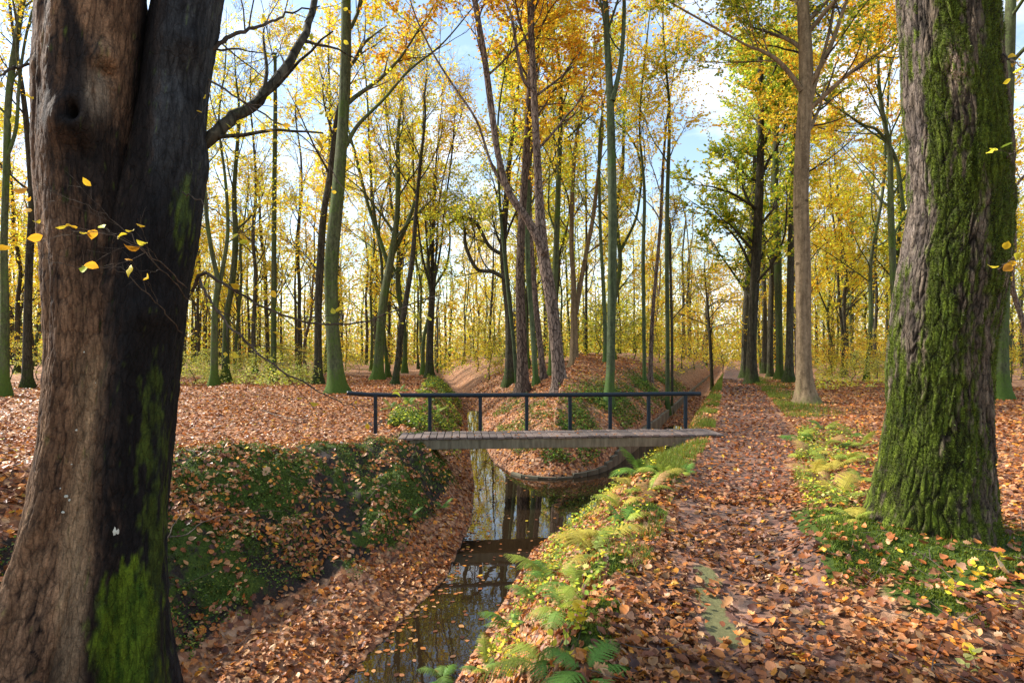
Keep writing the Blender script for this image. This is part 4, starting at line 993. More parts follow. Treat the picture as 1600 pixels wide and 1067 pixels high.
for i, (px, Y, k, s_) in enumerate(sorted(sap_at)):
    X = (px - 800) / FPX * Y
    zone = next(z for lim, z in ZONES if px < lim); sc_cnt[zone] = sc_cnt.get(zone, 0) + 1
    o = empty('sapling', (X, Y, H(X, Y)), f'low {SN[k]} leafy sapling, {ORD[sc_cnt[zone] - 1]} {zone}', 'sapling', 'saplings under the trees')
    o.rotation_euler = (0, 0, rng.uniform(0, 6.28)); o.scale = (s_ * 1.3, s_ * 1.3, s_)
    for nm, me in zip(('stem', 'crown'), SAP[k]): link(nm, me, o)

# the wood far behind reads as one mass of yellow leaves and thin stems
r = np.random.default_rng(55); mb = MB()
n = 300000
Yd = 62 + 108 * r.uniform(0, 1, n) ** 0.8; Xd = (r.uniform(-650, 2250, n) - 800) / FPX * Yd
clump = fbm(Xd * 0.11, Yd * 0.11, 3, 71)
cap = 7.0 + 16 * np.clip((clump - 0.34) * 2.4, 0, 1)
pxd = 800 + Xd / Yd * FPX
zd = np.abs(r.normal(0, 0.62, n)) * cap * np.clip(Yd / 110, 0.35, 1.0)
keepm = (np.abs(Xd - xat(PATH, Yd)) > 2.0) | (zd > 2.5) | (Yd > 120)
Xd, Yd, zd, clump = Xd[keepm], Yd[keepm], zd[keepm], clump[keepm]; n = len(Xd)
h2 = fbm(Xd * 0.07 + 40, Yd * 0.05, 2, 73)[:, None]
colr = .85 * pick_cols(n, {'yellow': 3, 'gold': 2.5, 'lime': 2.5, 'pale': 2, 'olive': 3, 'orange': .8}, r)
colr = np.where(h2 > 0.58, .85 * pick_cols(n, {'lime': 3, 'yellow': 3, 'green': 1.5, 'olive': 3}, r), colr)
leaf_kites(mb, np.column_stack([Xd, Yd, zd + terrain(Xd, Yd)]), r.normal(0, 1, (n, 3)) * np.array([1, 1, .4]), norm(r.normal(0, 1, (n, 3))), r.uniform(0.3, 0.62, n) * np.clip(Yd / 110, .6, 1.2), colr, r)
ms = 800; Ys = r.uniform(65, 165, ms); Xs = (r.uniform(-650, 2250, ms) - 800) / FPX * Ys
okm = (np.abs(Xs - xat(PATH, Ys)) > 2.5); Xs, Ys = Xs[okm], Ys[okm]; ms = len(Xs)
hs = np.linspace(0, 1, 6); hh = r.uniform(12, 24, ms)
pth = np.stack([Xs[:, None] + r.normal(0, .4, (ms, 6)) * hs, Ys[:, None] + 0 * hs[None], terrain(Xs, Ys)[:, None] - 0.2 + hh[:, None] * hs[None]], -1)
mb2 = MB(); v, q = tubes(pth, r.uniform(0.1, 0.25, (ms, 1)) * np.linspace(1, .2, 6)[None], 5); mb2.add(v, q)
tag(mb2.build('distant_stems', 'bark_dark'), 'thin far off stems that read as one mass', 'woodland', kind='stuff')
tag(mb.build('distant_foliage', 'tree_leaves'), 'mass of yellow leaves far back in the wood', 'woodland', kind='stuff')

# ------------------------------------------------------------------ near branches of the twin beech and twigs at the picture edge
def near_branch(parent, pts, r0, r1, name='branch', seed=0, subs=0, sub_len=0.3, leaves=0, leaf=0.06, pal='yellow', mat='twig_bark', sides=6, droop=0.0):
    rr = np.random.default_rng(seed); P = smooth_path(np.array(pts), 30)
    P[1:-1] += rr.normal(0, 0.006 + r0 * 0.06, (28, 3))
    rad = np.linspace(r0, r1, 30); mb = MB(); v, q = tubes(P[None], rad[None], sides); mb.add(v, q)
    tw = P[None]; tr = rad[None]
    if subs:
        p, d, r, t, ix = spawn(tw, tr, subs, 0.15, 1.0, (0.3, 0.8), 0.6, rr)
        sp = make_paths(p, d, sub_len * rr.uniform(0.5, 1.3, len(p)), 8, 0.12, -droop, rr); sr = np.clip(r * 0.5, 0.0012, 0.02)[:, None] * np.linspace(1, .35, 8)[None]
        v, q = tubes(sp, sr, 4); mb.add(v, q)
        p, d, r, t, ix = spawn(sp, sr, 3, 0.2, 1.0, (0.3, 0.7), 0.6, rr)
        s2 = make_paths(p, d, sub_len * 0.45 * rr.uniform(0.5, 1.3, len(p)), 6, 0.14, -droop, rr); s2r = np.full((len(p), 6), 0.0011) * np.linspace(1, .5, 6)
        v, q = tubes(s2, s2r, 3); mb.add(v, q)
        tw, tr = s2, s2r
    b = mb.build(name, mat, parent)
    if leaves:
        lf = MB(); m = max(1, int(math.ceil(leaves / len(tw))))
        p, d, r, t, ix = spawn(tw, tr, m, 0.3, 1.0, (0.3, 1.0), 0.4, rr)
        sel = rr.permutation(len(p))[:leaves]; p, d = p[sel], d[sel]; n = len(p)
        d = norm(d * np.array([1, 1, .5]) + rr.normal(0, .2, (n, 3))); c = pick_cols(n, PAL[pal], rr)
        for i in range(n):
            lf = MB(); big_leaves(lf, p[i:i + 1], d[i:i + 1], norm(UP + rr.normal(0, .5, (1, 3))), leaf * rr.uniform(.8, 1.35, 1), c[i:i + 1], rr)
            lf.build('leaf', 'plant_leaves', b)
    return b

OVAL = np.array([(0, .0), (.12, .16), (.3, .30), (.5, .33), (.7, .26), (.87, .12), (1, .0)])
OAKL = np.array([(0, .02), (.10, .05), (.22, .20), (.30, .12), (.45, .33), (.54, .17), (.70, .38), (.78, .19), (.9, .2), (1, .02)])
MAPL = np.array([(0, .02), (.05, .26), (.18, .34), (.30, .22), (.42, .5), (.56, .24), (.70, .30), (.82, .12), (1, .0)])
def leaf_template(outl, fold=0.15, curl=0.15):
    n = len(outl); V = []
    for s_, w in outl:
        zc = curl * (s_ - 0.4) ** 2 * 1.5
        V += [(s_, w, zc + fold * w), (s_, 0, zc), (s_, -w, zc + fold * w)]
    Q = []
    for i in range(n - 1):
        a = 3 * i; Q += [(a, a + 1, a + 4, a + 3), (a + 1, a + 2, a + 5, a + 4)]
    return np.array(V), np.array(Q)
def big_leaves(mb, p, d, nrm, size, col, rng, outl=OVAL, fold=(-.45, .7), curl=(-.7, 1.1)):
    """leaves with a midrib fold and curl"""
    n = len(p); d = norm(d); s_ = norm(np.cross(nrm, d)); u = np.cross(d, s_)
    V, Q = leaf_template(outl, 0, 0); m = len(V)
    f = rng.uniform(*fold, (n, 1)); c = rng.uniform(*curl, (n, 1)); asym = rng.uniform(.8, 1.2, (n, 1))
    x = V[None, :, 0] + 0 * f; y = V[None, :, 1] * np.where(V[None, :, 1] > 0, asym, 2 - asym)
    z = f * np.abs(y) + c * (x - 0.45) ** 2 + rng.normal(0, .02, (n, m))
    P = p[:, None] + size[:, None, None] * (x[..., None] * d[:, None] + y[..., None] * s_[:, None] + z[..., None] * u[:, None])
    q = (np.arange(n)[:, None, None] * m + Q[None]).reshape(-1, 4)
    shade = 1 - 0.25 * (np.abs(V[:, 1]) < 0.005)
    mb.add(P, quads=q, col=(col[:, None, :] * shade[None, :, None]).reshape(-1, 3))

bw = lambda px, py, Y: W(px, py, Y)
near_branch(beech, [bw(285, 245, 4.4), bw(322, 222, 4.42), bw(352, 195, 4.5), (bw(390, 168, 4.7)), bw(430, 128, 4.9), bw(462, 80, 5.1), bw(482, 40, 5.3), bw(495, -40, 5.6), bw(500, -160, 6)], 0.055, 0.025, 'limb', 1, 7, 0.9, 34, 0.055, 'yellow', 'bark_dark', 9)
near_branch(beech, [bw(300, 95, 4.45), bw(335, 75, 4.5), bw(372, 52, 4.7), bw(415, 40, 4.9), bw(450, 22, 5.2), bw(500, 10, 5.5)], 0.022, 0.006, 'limb', 2, 8, 0.7, 30, 0.05, 'yellow')
near_branch(beech, [bw(300, 455, 4.2), bw(318, 425, 4.1), bw(340, 440, 4.0), bw(395, 470, 4.0), bw(470, 502, 4.0), bw(540, 506, 4.0), bw(610, 488, 4.1), bw(690, 460, 4.2)], 0.013, 0.004, 'branch', 3, 9, 0.32, 22, 0.05, 'yellow', droop=.03)
near_branch(beech, [bw(310, 430, 4.2), bw(325, 465, 4.0), bw(370, 520, 3.9), bw(430, 572, 3.85), bw(500, 612, 3.8), bw(560, 640, 3.8)], 0.011, 0.003, 'branch', 4, 9, 0.35, 14, 0.05, 'gold', droop=.03)
near_branch(beech, [bw(300, 110, 4.4), bw(330, 125, 4.4), bw(390, 165, 4.5), bw(450, 200, 4.6), bw(500, 240, 4.7), bw(560, 330, 4.8)], 0.010, 0.003, 'branch', 5, 8, 0.5, 16, 0.05, 'yellow')
near_branch(beech, [bw(285, 300, 3.9), bw(330, 325, 3.75), bw(390, 372, 3.7), bw(450, 430, 3.7)], 0.005, 0.001, 'branch', 6, 7, 0.4, 8, 0.05, 'yellow', droop=.04)
near_branch(beech, [bw(292, 450, 3.8), bw(240, 400, 3.3), (bw(180, 370, 3.2)), bw(120, 362, 3.15), bw(62, 378, 3.1)], 0.004, 0.001, 'branch', 7, 9, 0.22, 12, 0.062, 'gold')
near_branch(beech, [bw(300, 470, 3.8), bw(250, 420, 3.3), bw(180, 345, 3.2), bw(110, 312, 3.15), bw(60, 290, 3.1)], 0.004, 0.001, 'branch', 8, 9, 0.25, 6, 0.06, 'orange')
near_branch(beech, [bw(285, 520, 3.8), bw(240, 470, 3.4), bw(190, 425, 3.3), bw(110, 415, 3.2), bw(60, 402, 3.2)], 0.004, 0.001, 'branch', 9, 8, 0.25, 4, 0.055, 'yellow')
near_branch(beech, [bw(45, 100, 3.9), bw(20, 108, 3.8), bw(-10, 120, 3.7), bw(-60, 140, 3.6)], 0.010, 0.004, 'branch', 10, 6, 0.3, 12, 0.06, 'yellow')
near_branch(oak, [bw(1545, 70, 4.9), bw(1575, 90, 4.6), bw(1600, 105, 4.4), bw(1650, 120, 4.2)], 0.008, 0.003, 'branch', 12, 6, 0.25, 16, 0.075, 'gold')
near_branch(oak, [bw(1568, 250, 4.7), bw(1590, 235, 4.4), bw(1630, 225, 4.2)], 0.006, 0.003, 'branch', 13, 5, 0.22, 10, 0.08, 'lime')
near_branch(oak, [bw(1560, 425, 4.6), bw(1580, 405, 4.3), bw(1620, 385, 4.1)], 0.005, 0.002, 'branch', 14, 5, 0.22, 9, 0.08, 'gold')

# ------------------------------------------------------------------ ferns, broad-leaved sprigs, grass, moss
def frond_mesh(name, npairs, seed, droop=0.45, width=0.30):
    r = np.random.default_rng(seed); mb = MB()
    t = np.linspace(0, 1, 16)
    rach = np.column_stack([t * 0.95, 0 * t, 0.55 * t - droop * 1.25 * t ** 2.2])
    v, q = tubes(rach[None], (0.006 * (1 - 0.8 * t))[None], 4); mb.add(v, q, col=(0.9, 0.75, 0.5))
    s_ = np.linspace(0.16, 0.985, npairs)
    pos = np.column_stack([np.interp(s_, t, rach[:, i]) for i in range(3)]); tg = norm(np.column_stack([np.interp(s_, t, np.gradient(rach[:, i])) for i in range(3)]))
    prof = width * np.sin(np.clip((s_ - 0.1) / 0.9, 0, 1) ** 0.75 * math.pi * 0.97) ** 0.8 + 0.012
    for sd in (-1, 1):
        d = norm(tg * 0.45 + np.array([0, sd, 0]) + np.array([0, 0, -0.12]) + r.normal(0, .06, (npairs, 3)))
        nr = norm(np.cross(tg, np.cross(np.array([0, 0, 1.0]), tg)) + r.normal(0, .12, (npairs, 3)))
        m = 15; k = np.linspace(0, 1, m); wv = 0.085 * (1 - k) ** 0.6 * (0.35 + 0.95 * (np.arange(m) % 2))
        side = norm(np.cross(nr, d))
        P = pos[:, None] + prof[:, None, None] * (k[None, :, None] * d[:, None] + np.array([0, 0, -0.22]) * (k ** 2)[None, :, None])
        Lh = P + (prof[:, None] * wv)[..., None] * side[:, None]; Rh = P - (prof[:, None] * wv)[..., None] * side[:, None]
        V = np.stack([Lh, Rh], 2).reshape(-1, 3); b, i = np.meshgrid(np.arange(npairs), np.arange(m - 1), indexing='ij'); a = (b * m + i) * 2
        mb.add(V, quads=np.stack([a, a + 1, a + 3, a + 2], -1).reshape(-1, 4), col=np.repeat(r.uniform(.8, 1.15, (npairs, 1)) * np.ones((1, 3)), m * 2, 0))
    return mb.mesh(name, 'fern_leaf')
FROND = [frond_mesh('frond', 24, 1), frond_mesh('frond', 22, 2, 0.6), frond_mesh('frond', 26, 3, 0.3, 0.26)]
FC = {'green': (0.14, 0.28, 0.045), 'lime': (0.34, 0.42, 0.06), 'yellow': (0.55, 0.47, 0.08), 'tan': (0.45, 0.28, 0.11), 'blue': (0.20, 0.33, 0.07)}
def fern(px, py, size, nf, cols, label, rng, lean=0.0, p=None):
    p = hit(px, py) if p is None else p
    o = empty('fern', tuple(p), label, 'fern', 'ferns along the ditch and path')
    for i in range(nf):
        f = link('frond', FROND[int(rng.integers(3))], o)
        s_ = 1.0 * size * rng.uniform(0.7, 1.15); f.scale = (s_, s_, s_)
        f.rotation_euler = (rng.normal(0, .15), rng.uniform(-.75, 0.1), i * 6.283 / nf + rng.normal(0, .35) + lean)
        c = np.array(FC[cols[int(rng.integers(len(cols)))]]) * rng.uniform(.75, 1.2); f.color = (*[float(x) for x in c], 1)
    return o
rng = np.random.default_rng(21)
fern(860, 905, 0.62, 8, ['lime', 'yellow', 'green'], 'large lime and yellow fern leaning over the water, biggest on the near bank', rng)
fern(930, 870, 0.50, 7, ['yellow', 'lime'], 'yellowing fern just behind the largest fern on the near bank', rng)
fern(800, 985, 0.42, 7, ['blue', 'green'], 'bluish green fern at the water edge below the largest fern', rng)
fern(690, 1062, 0.30, 6, ['blue', 'green'], 'small green fern standing at the very water edge, lowest in the picture', rng)
fern(880, 960, 0.40, 6, ['blue', 'lime'], 'green fern among yellow sprigs on the near bank', rng)
fern(850, 1045, 0.40, 6, ['lime', 'green'], 'fern at the bottom among round yellow leaves', rng)
fern(965, 800, 0.45, 6, ['lime', 'yellow'], 'pale fern halfway between the largest fern and the footbridge', rng)
fern(1000, 742, 0.50, 7, ['lime', 'green'], 'fresh fern just in front of the right end of the footbridge', rng)
fern(985, 765, 0.42, 6, ['lime', 'yellow'], 'light fern beside the fresh fern near the footbridge', rng)
fern(1070, 742, 0.26, 6, ['green', 'lime'], 'green fern close before the right end of the footbridge deck', rng)
fern(1250, 690, 0.50, 7, ['lime', 'green'], 'pale green fern farthest along the path verge near the oak', rng)
fern(1290, 700, 0.48, 7, ['lime', 'tan'], 'second fern on the verge behind the oak', rng)
fern(1320, 722, 0.48, 7, ['lime', 'yellow'], 'yellow green fern in the middle of the verge by the oak', rng)
fern(1270, 745, 0.45, 6, ['yellow', 'tan'], 'tan withered fern leaning over the path edge', rng)
fern(1310, 780, 0.48, 7, ['yellow', 'lime'], 'yellow fern close in front of the oak foot', rng)
fern(1335, 815, 0.36, 6, ['lime', 'yellow'], 'small lime fern nearest the mossy oak foot', rng)
fern(1345, 700, 0.45, 6, ['green', 'lime'], 'green fern touching the oak trunk', rng)
fern(640, 810, 0.30, 5, ['green'], 'small dark green fern on the mossy bank under the footbridge end', rng)
fern(690, 795, 0.24, 5, ['green'], 'tiny green fern low on the mossy bank', rng)
for j, (px, py) in enumerate([(612, 640), (640, 632), (660, 618), (625, 612), (655, 655), (684, 645), (672, 605), (700, 622), (690, 600)]):
    fern(px, py, 0.42, 6, ['green', 'lime'], f'green fern on the left ditch bank behind the handrail, {ORD[j]} of nine', rng)

def sprig(px, py, h, n, pal, leaf, label, seed, outl=OVAL, name='seedling', p=None):
    """upright stems with a few broad leaves"""
    r = np.random.default_rng(seed); p = hit(px, py) if p is None else p
    o = empty(name, tuple(p), label, 'plant', 'small leafy plants on the banks')
    m = max(2, n // 5); p0 = np.column_stack([r.normal(0, .05, m), r.normal(0, .05, m), np.full(m, -.02)])
    pa = make_paths(p0, norm(np.column_stack([r.normal(0, .35, m), r.normal(0, .35, m), np.ones(m)])), h * r.uniform(.6, 1.1, m), 7, .12, 0, r)
    mb = MB(); v, q = tubes(pa, np.full((m, 7), .0025) * np.linspace(1, .5, 7), 4); mb.add(v, q); mb.build('stem', 'twig_bark', o)
    pp, d, rr_, t, ix = spawn(pa, np.full((m, 7), .002), 5, .3, 1.0, (.7, 1.3), .4, r)
    c = pick_cols(len(pp), PAL[pal], r)
    for i in range(len(pp)):
        mb = MB(); big_leaves(mb, pp[i:i + 1], d[i:i + 1] * np.array([[1, 1, .4]]), norm(UP + r.normal(0, .35, (1, 3))), leaf * r.uniform(.7, 1.2, 1), c[i:i + 1], r, outl)
        mb.build('leaf', 'plant_leaves', o)
for j, (px, py, h, n, pal, lf_, txt) in enumerate([
    (800, 1060, .30, 22, 'yellow', .055, 'seedling with round yellow leaves at the bottom of the bank'),
    (870, 1055, .30, 24, 'pale', .055, 'seedling with pale green round leaves at the bottom of the bank'),
    (775, 1030, .25, 16, 'yellow', .045, 'yellow seedling nearest the water at the bottom'),
    (910, 985, .28, 12, 'yellow', .08, 'young maple with broad yellow leaves on the near bank'),
    (925, 1010, .2, 12, 'green', .05, 'dark green seedling on the moss hump'),
    (950, 830, .25, 16, 'yellow', .05, 'yellow bilberry sprig above the largest fern'),
    (990, 810, .25, 14, 'yellow', .05, 'yellow bilberry sprig beside the path edge'),
    (1480, 930, .22, 14, 'yellow', .05, 'sprig of small yellow leaves in front of the oak foot'),
    (1545, 905, .25, 16, 'gold', .055, 'sprig of golden leaves at the right of the oak foot'),
    (1575, 960, .28, 16, 'yellow', .05, 'yellow sprig at the bottom right corner'),
    (1500, 1060, .2, 12, 'pale', .05, 'pale sprig below the oak at the bottom edge'),
    (1245, 905, .12, 8, 'yellow', .045, 'tiny yellow sprig on the path edge before the moss'),
    (1020, 735, .3, 16, 'yellow', .06, 'yellow plant in front of the footbridge end'),
    (940, 905, .25, 14, 'pale', .05, 'pale seedling behind the young maple'),
    (1025, 716, .2, 14, 'lime', .05, 'lime plant tucked under the footbridge deck')]):
    sprig(px, py, h, n, pal, lf_, txt, 600 + j, MAPL if 'maple' in txt else OVAL)

# grass and moss blades
def blades(name, x, y, hgt, wid, cols, rng, label, bend=0.5):
    n = len(x); z = terrain(x, y); a = rng.uniform(0, 6.283, n); d = np.stack([np.cos(a), np.sin(a), 0 * a], -1); s_ = np.stack([-np.sin(a), np.cos(a), 0 * a], -1)
    p = np.stack([x, y, z - 0.005], -1); h = hgt[:, None]; w = wid[:, None]; b = (bend * rng.uniform(0.2, 1.2, n))[:, None]
    v = np.stack([p - s_ * w, p + s_ * w, p + UP * h * .6 + d * h * b * .35 - s_ * w * .7, p + UP * h * .6 + d * h * b * .35 + s_ * w * .7, p + UP * h * (1 - .25 * b) + d * h * b], 1)
    i = np.arange(n)[:, None] * 5
    mb = MB(); mb.add(v, quads=i + np.array([[0, 1, 3, 2]]), tris=i + np.array([[2, 3, 4]]), col=np.repeat(cols, 5, 0))
    return tag(mb.build(name, 'plant_leaves', smooth=False), label, 'grass', kind='stuff')
r = np.random.default_rng(31)
n = 60000
Y = 8 + 42 * r.uniform(0, 1, n) ** 1.8; off = np.where(r.uniform(0, 1, n) < .62, xat(Rp, Y) + np.interp(Y, [8, 12, 16], [1.6, 1.4, 1.0]) + r.normal(.15, .38, n), xat(PATH, Y) + path_half(Y) + np.abs(r.normal(.15, .8, n)))
far_side = off > xat(PATH, Y)
k1 = (np.abs(off - xat(PATH, Y)) > path_half(Y) * .93) & (off > xat(Rp, Y) + .2) & ~(far_side & ((Y < 15) | (Y > 40))) & (fbm(off * 1.3, Y * 1.3, 3, 83) > .46)
k1 &= ~((Y > 10.9) & (Y < 12.6) & (off < 4.4))
x, y = off[k1], Y[k1]; n = len(x)
gc = np.array((0.12, 0.17, 0.02)) * r.uniform(.6, 1.5, (n, 1)) + np.array((0.10, 0.07, 0)) * r.uniform(0, 1, (n, 1)) ** 2
blades('grass', x, y, r.uniform(.05, .17, n) * np.interp(y, [8, 40], [1, 1.4]), np.interp(y, [8, 40], [.003, .008]) * np.ones(n), gc, r, 'short green grass on the verge between ditch and path')
# moss and low bank growth where the cover map says moss
n = 560000
rad = 3.0 + 21 * r.uniform(0, 1, n) ** 1.7; az = r.uniform(-1.0, 1.0, n); x, y = rad * np.sin(az), rad * np.cos(az)
tz, so, mo, wa, ds = terrain(x, y, True)
br = fbm(x * 5, y * 5, 4, 91)
k1 = (mo + (br - .5) * 1.4 > .52) & ~wa & (np.abs(x - xat(PATH, y)) > path_half(y))
x, y, br = x[k1][:170000], y[k1][:170000], br[k1][:170000]; n = len(x)
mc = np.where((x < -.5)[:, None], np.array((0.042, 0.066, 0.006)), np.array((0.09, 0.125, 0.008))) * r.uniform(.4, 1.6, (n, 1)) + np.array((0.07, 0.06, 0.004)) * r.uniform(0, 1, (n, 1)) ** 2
ry = np.hypot(x, y)
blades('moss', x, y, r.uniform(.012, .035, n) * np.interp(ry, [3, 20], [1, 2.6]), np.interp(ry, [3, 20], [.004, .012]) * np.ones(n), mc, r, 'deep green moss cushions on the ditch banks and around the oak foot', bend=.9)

# ------------------------------------------------------------------ fallen leaves
LIT = np.array([1.27, 1.09, 0.78]) * np.array([(0.36, 0.15, 0.045), (0.30, 0.105, 0.03), (0.42, 0.24, 0.12), (0.46, 0.30, 0.19), (0.22, 0.085, 0.035), (0.13, 0.05, 0.028), (0.40, 0.19, 0.10), (0.52, 0.22, 0.03), (0.60, 0.38, 0.04), (0.30, 0.17, 0.12), (0.09, 0.035, 0.025)])
LITP = np.array([7, 6, 4, 2.6, 6, 5, 3, 3.2, .8, 2.5, 4]); LITP /= LITP.sum()
def lit_cols(n, r): return np.clip(LIT[r.choice(len(LIT), n, p=LITP)] * r.uniform(.5, 1.4, (n, 1)), 0, .8)
r = np.random.default_rng(61)
def scatter(n, r0, r1, pw):
    rad = r0 + (r1 - r0) * r.uniform(0, 1, n) ** pw; az = r.uniform(-.98, .98, n)
    x, y = rad * np.sin(az), rad * np.cos(az)
    tz, so, mo, wa, ds = terrain(x, y, True)
    br = fbm(x * 2.3, y * 2.3, 3, 95)
    on_path = np.abs(x - xat(PATH, y)) < path_half(y)
    keep = ~wa & (ds > 0.02)
    lk = np.clip(1 - 0.75 * so - 0.95 * np.clip(mo, 0, 1), 0.16, 1) + np.where(br > .46, .6, 0) * (so > .3)
    keep &= r.uniform(0, 1, n) < lk
    alg_ = np.zeros(n)
    for cx, cy, cz in sc_: alg_ = np.maximum(alg_, np.exp(-(((x - cx) / 0.13) ** 2 + ((y - cy) / 0.36) ** 2)))
    keep &= r.uniform(0, 1, n) > alg_ * 1.15
    x, y, tz, on_path = x[keep], y[keep], tz[keep], on_path[keep]
    return x, y, tz + np.where(on_path, .008, 0), on_path
def lay(mb, x, y, z, size, outl, r, lift=.012, detailed=True, tilt=.28, cols=None):
    n = len(x); nr = norm(tnormal(x, y) + r.normal(0, tilt, (n, 3))); a = r.uniform(0, 6.283, n)
    d = np.stack([np.cos(a), np.sin(a), 0 * a], -1); d = norm(d - (d * nr).sum(1, keepdims=True) * nr)
    p = np.stack([x, y, z + r.uniform(.002, lift, n) + size * .08], -1) - d * size[:, None] * .5
    cols = lit_cols(n, r) if cols is None else cols
    if detailed: big_leaves(mb, p, d, nr, size, cols, r, outl)
    else: leaf_kites(mb, p, d, nr, size, cols, r)
near, mid = MB(), MB()
x, y, z, op = scatter(40000, 2.3, 7.5, 1.0)
sel = ~op | (r.uniform(0, 1, len(x)) < np.clip(1.25 - 2.2 * np.clip(fbm(x * 1.6, y * .8, 3, 151) - .42, 0, 1) - .5 * np.exp(-((x - xat(PATH, y)) / .3) ** 2), .12, 1)); x, y, z, op = x[sel], y[sel], z[sel], op[sel]
kind = r.uniform(0, 1, len(x)); size = .026 + .055 * r.uniform(0, 1, len(x)) ** 1.4; pcol = lit_cols(len(x), r) * np.where(op, .72, 1.0)[:, None]
for lo, hi, out, f in ((0, .62, OVAL, 1.0), (.62, .95, OAKL, 1.25), (.95, 1, MAPL, 1.1)):
    m = (kind >= lo) & (kind < hi); lay(near, x[m], y[m], z[m], size[m] * f, out, r, .03, tilt=.36, cols=pcol[m])
tag(near.build('leaf_litter', 'fallen_leaves'), 'brown and orange fallen leaves covering path and banks', 'leaves', kind='stuff')
x, y, z, op = scatter(230000, 7.0, 40, 1.25)
sel = ~op | (r.uniform(0, 1, len(x)) < .42); x, y, z, op = x[sel], y[sel], z[sel], op[sel]
LITB = lit_cols(len(x), r) * np.where(op[:, None], np.array([.74, .66, .64]), 1.0)
lay(mid, x, y, z, r.uniform(.05, .11, len(x)) * np.interp(np.hypot(x, y), [7, 34], [.8, 1.5]), None, r, .03, False, .35, LITB)
tag(mid.build('leaf_carpet', 'fallen_leaves', smooth=False), 'carpet of fallen leaves spreading under the trees behind', 'leaves', kind='stuff')
# leaves and scum that drift on the water
n = 520; y = 4.5 + 22 * r.uniform(0, 1, n) ** 1.5; x = xat(Lp, y) + (xat(Rp, y) - xat(Lp, y)) * np.where(r.uniform(0, 1, n) < .6, np.abs(r.normal(0, .12, n)), r.uniform(0, 1, n))
tz, so, mo, wa, ds = terrain(x, y, True); x, y = x[wa], y[wa]; n = len(x)
mb = MB(); a = r.uniform(0, 6.283, n); big_leaves(mb, np.stack([x, y, np.full(n, ZW + .004)], -1), np.stack([np.cos(a), np.sin(a), 0 * a], -1), norm(UP + r.normal(0, .04, (n, 3))), r.uniform(.04, .08, n), lit_cols(n, r) * .8, r, OVAL, (0, .1), (0, .15))
tag(mb.build('floating_leaves', 'fallen_leaves'), 'brown leaves drifting on the ditch water', 'leaves', kind='stuff')
# leaves on the bridge deck
# the 300 leaves nearest the camera, each a piece of the ground it lies on
SINGLE = []
for k, out in enumerate((OVAL, OVAL, OVAL, OAKL, OAKL, MAPL)):
    mb = MB(); rk = np.random.default_rng(k + 80); big_leaves(mb, np.array([[-.5, 0, 0.]]), np.array([[1., 0, 0]]), np.array([[0, 0, 1.]]), np.ones(1), np.ones((1, 3)), rk, out)
    SINGLE.append(mb.mesh('fallen_leaf', 'single_leaf'))
placed = 0
while placed < 296:
    px, py = r.uniform(700, 1640), 1075 - 165 * r.uniform(0, 1) ** 1.4
    p = hit(px, py)
    tz, so, mo, wa, ds = terrain(p[:1], p[1:2], True)
    if wa[0] or (px < 980 and r.uniform() < .5): continue
    onp = abs(p[0] - xat(PATH, p[1])) < path_half(p[1])
    o = link('fallen_leaf', SINGLE[int(r.choice(6, p=[.2, .2, .2, .17, .17, .06]))], path if onp else ground)
    nr = Vector(norm(tnormal(p[:1], p[1:2])[0] + r.normal(0, .22, 3))); q = nr.to_track_quat('Z', 'Y')
    o.rotation_mode = 'QUATERNION'; o.rotation_quaternion = q @ Matrix.Rotation(r.uniform(0, 6.283), 3, 'Z').to_quaternion()
    o.location = (p[0], p[1], float(tz[0]) + .03); s_ = r.uniform(.045, .10); o.scale = (s_, s_, s_)
    c = lit_cols(1, r)[0] * 1.15; o.color = (*[float(v) for v in c], 1); placed += 1
for (px, py, s_, rot, c) in ((1566, 902, .20, 1.9, (.62, .40, .19)), (415, 745, .16, 1.5, (.50, .30, .15)), (1135, 955, .11, .4, (.45, .22, .08)), (1500, 900, .10, .5, (.45, .25, .14))):
    p = hit(px, py); o = link('fallen_leaf', SINGLE[4], ground); o.location = (p[0], p[1], p[2] + .05); o.scale = (s_,) * 3; o.rotation_euler = (.5, -.5, rot); o.color = (*c, 1)

# ------------------------------------------------------------------ dead twigs and sticks
def stick(pts, r0, label, seed, subs=3):
    rr = np.random.default_rng(seed); P = smooth_path(np.array(pts), 24); P[1:] += rr.normal(0, .008, (23, 3))
    mb = MB(); rad = np.linspace(r0, r0 * .3, 24); v, q = tubes(P[None], rad[None], 6); mb.add(v, q)
    if subs:
        p, d, r_, t, ix = spawn(P[None], rad[None], subs, .25, .95, (.4, .8), .6, rr)
        sp = make_paths(p, d, rr.uniform(.12, .4, len(p)) * float(np.linalg.norm(P[-1] - P[0])), 7, .12, 0, rr); v, q = tubes(sp, (r_ * .5)[:, None] * np.linspace(1, .3, 7), 4); mb.add(v, q)
    tag(mb.build('fallen_branch', 'dead_wood'), label, 'branch', 'dead twigs on the ground')
def on(px, py, dz=.03): p = hit(px, py); return p + np.array([0, 0, dz])
stick([on(225, 850, .05), on(290, 850, .1) , on(330, 830, .14), on(400, 815, .12), on(460, 803, .05)], .007, 'thin pale twig arching over the mossy bank', 1)
stick([on(240, 900, .02), on(265, 870, .22), on(290, 840, .3), on(320, 835, .2)], .005, 'bare twig standing at the twin beech foot', 2)
stick([on(268, 702, .03), on(300, 712, .06), on(352, 710, .03)], .011, 'light green stick lying on the crest of the mossy bank', 3, 0)
stick([on(330, 1050, .03), on(420, 985, .15), on(450, 950, .2)], .004, 'fine twig rising from the mossy bank toe', 4)
stick([on(455, 598, .03), on(500, 590, .1), on(540, 602, .03)], .025, 'dark broken bough lying on the leaves near the curving beech', 5)
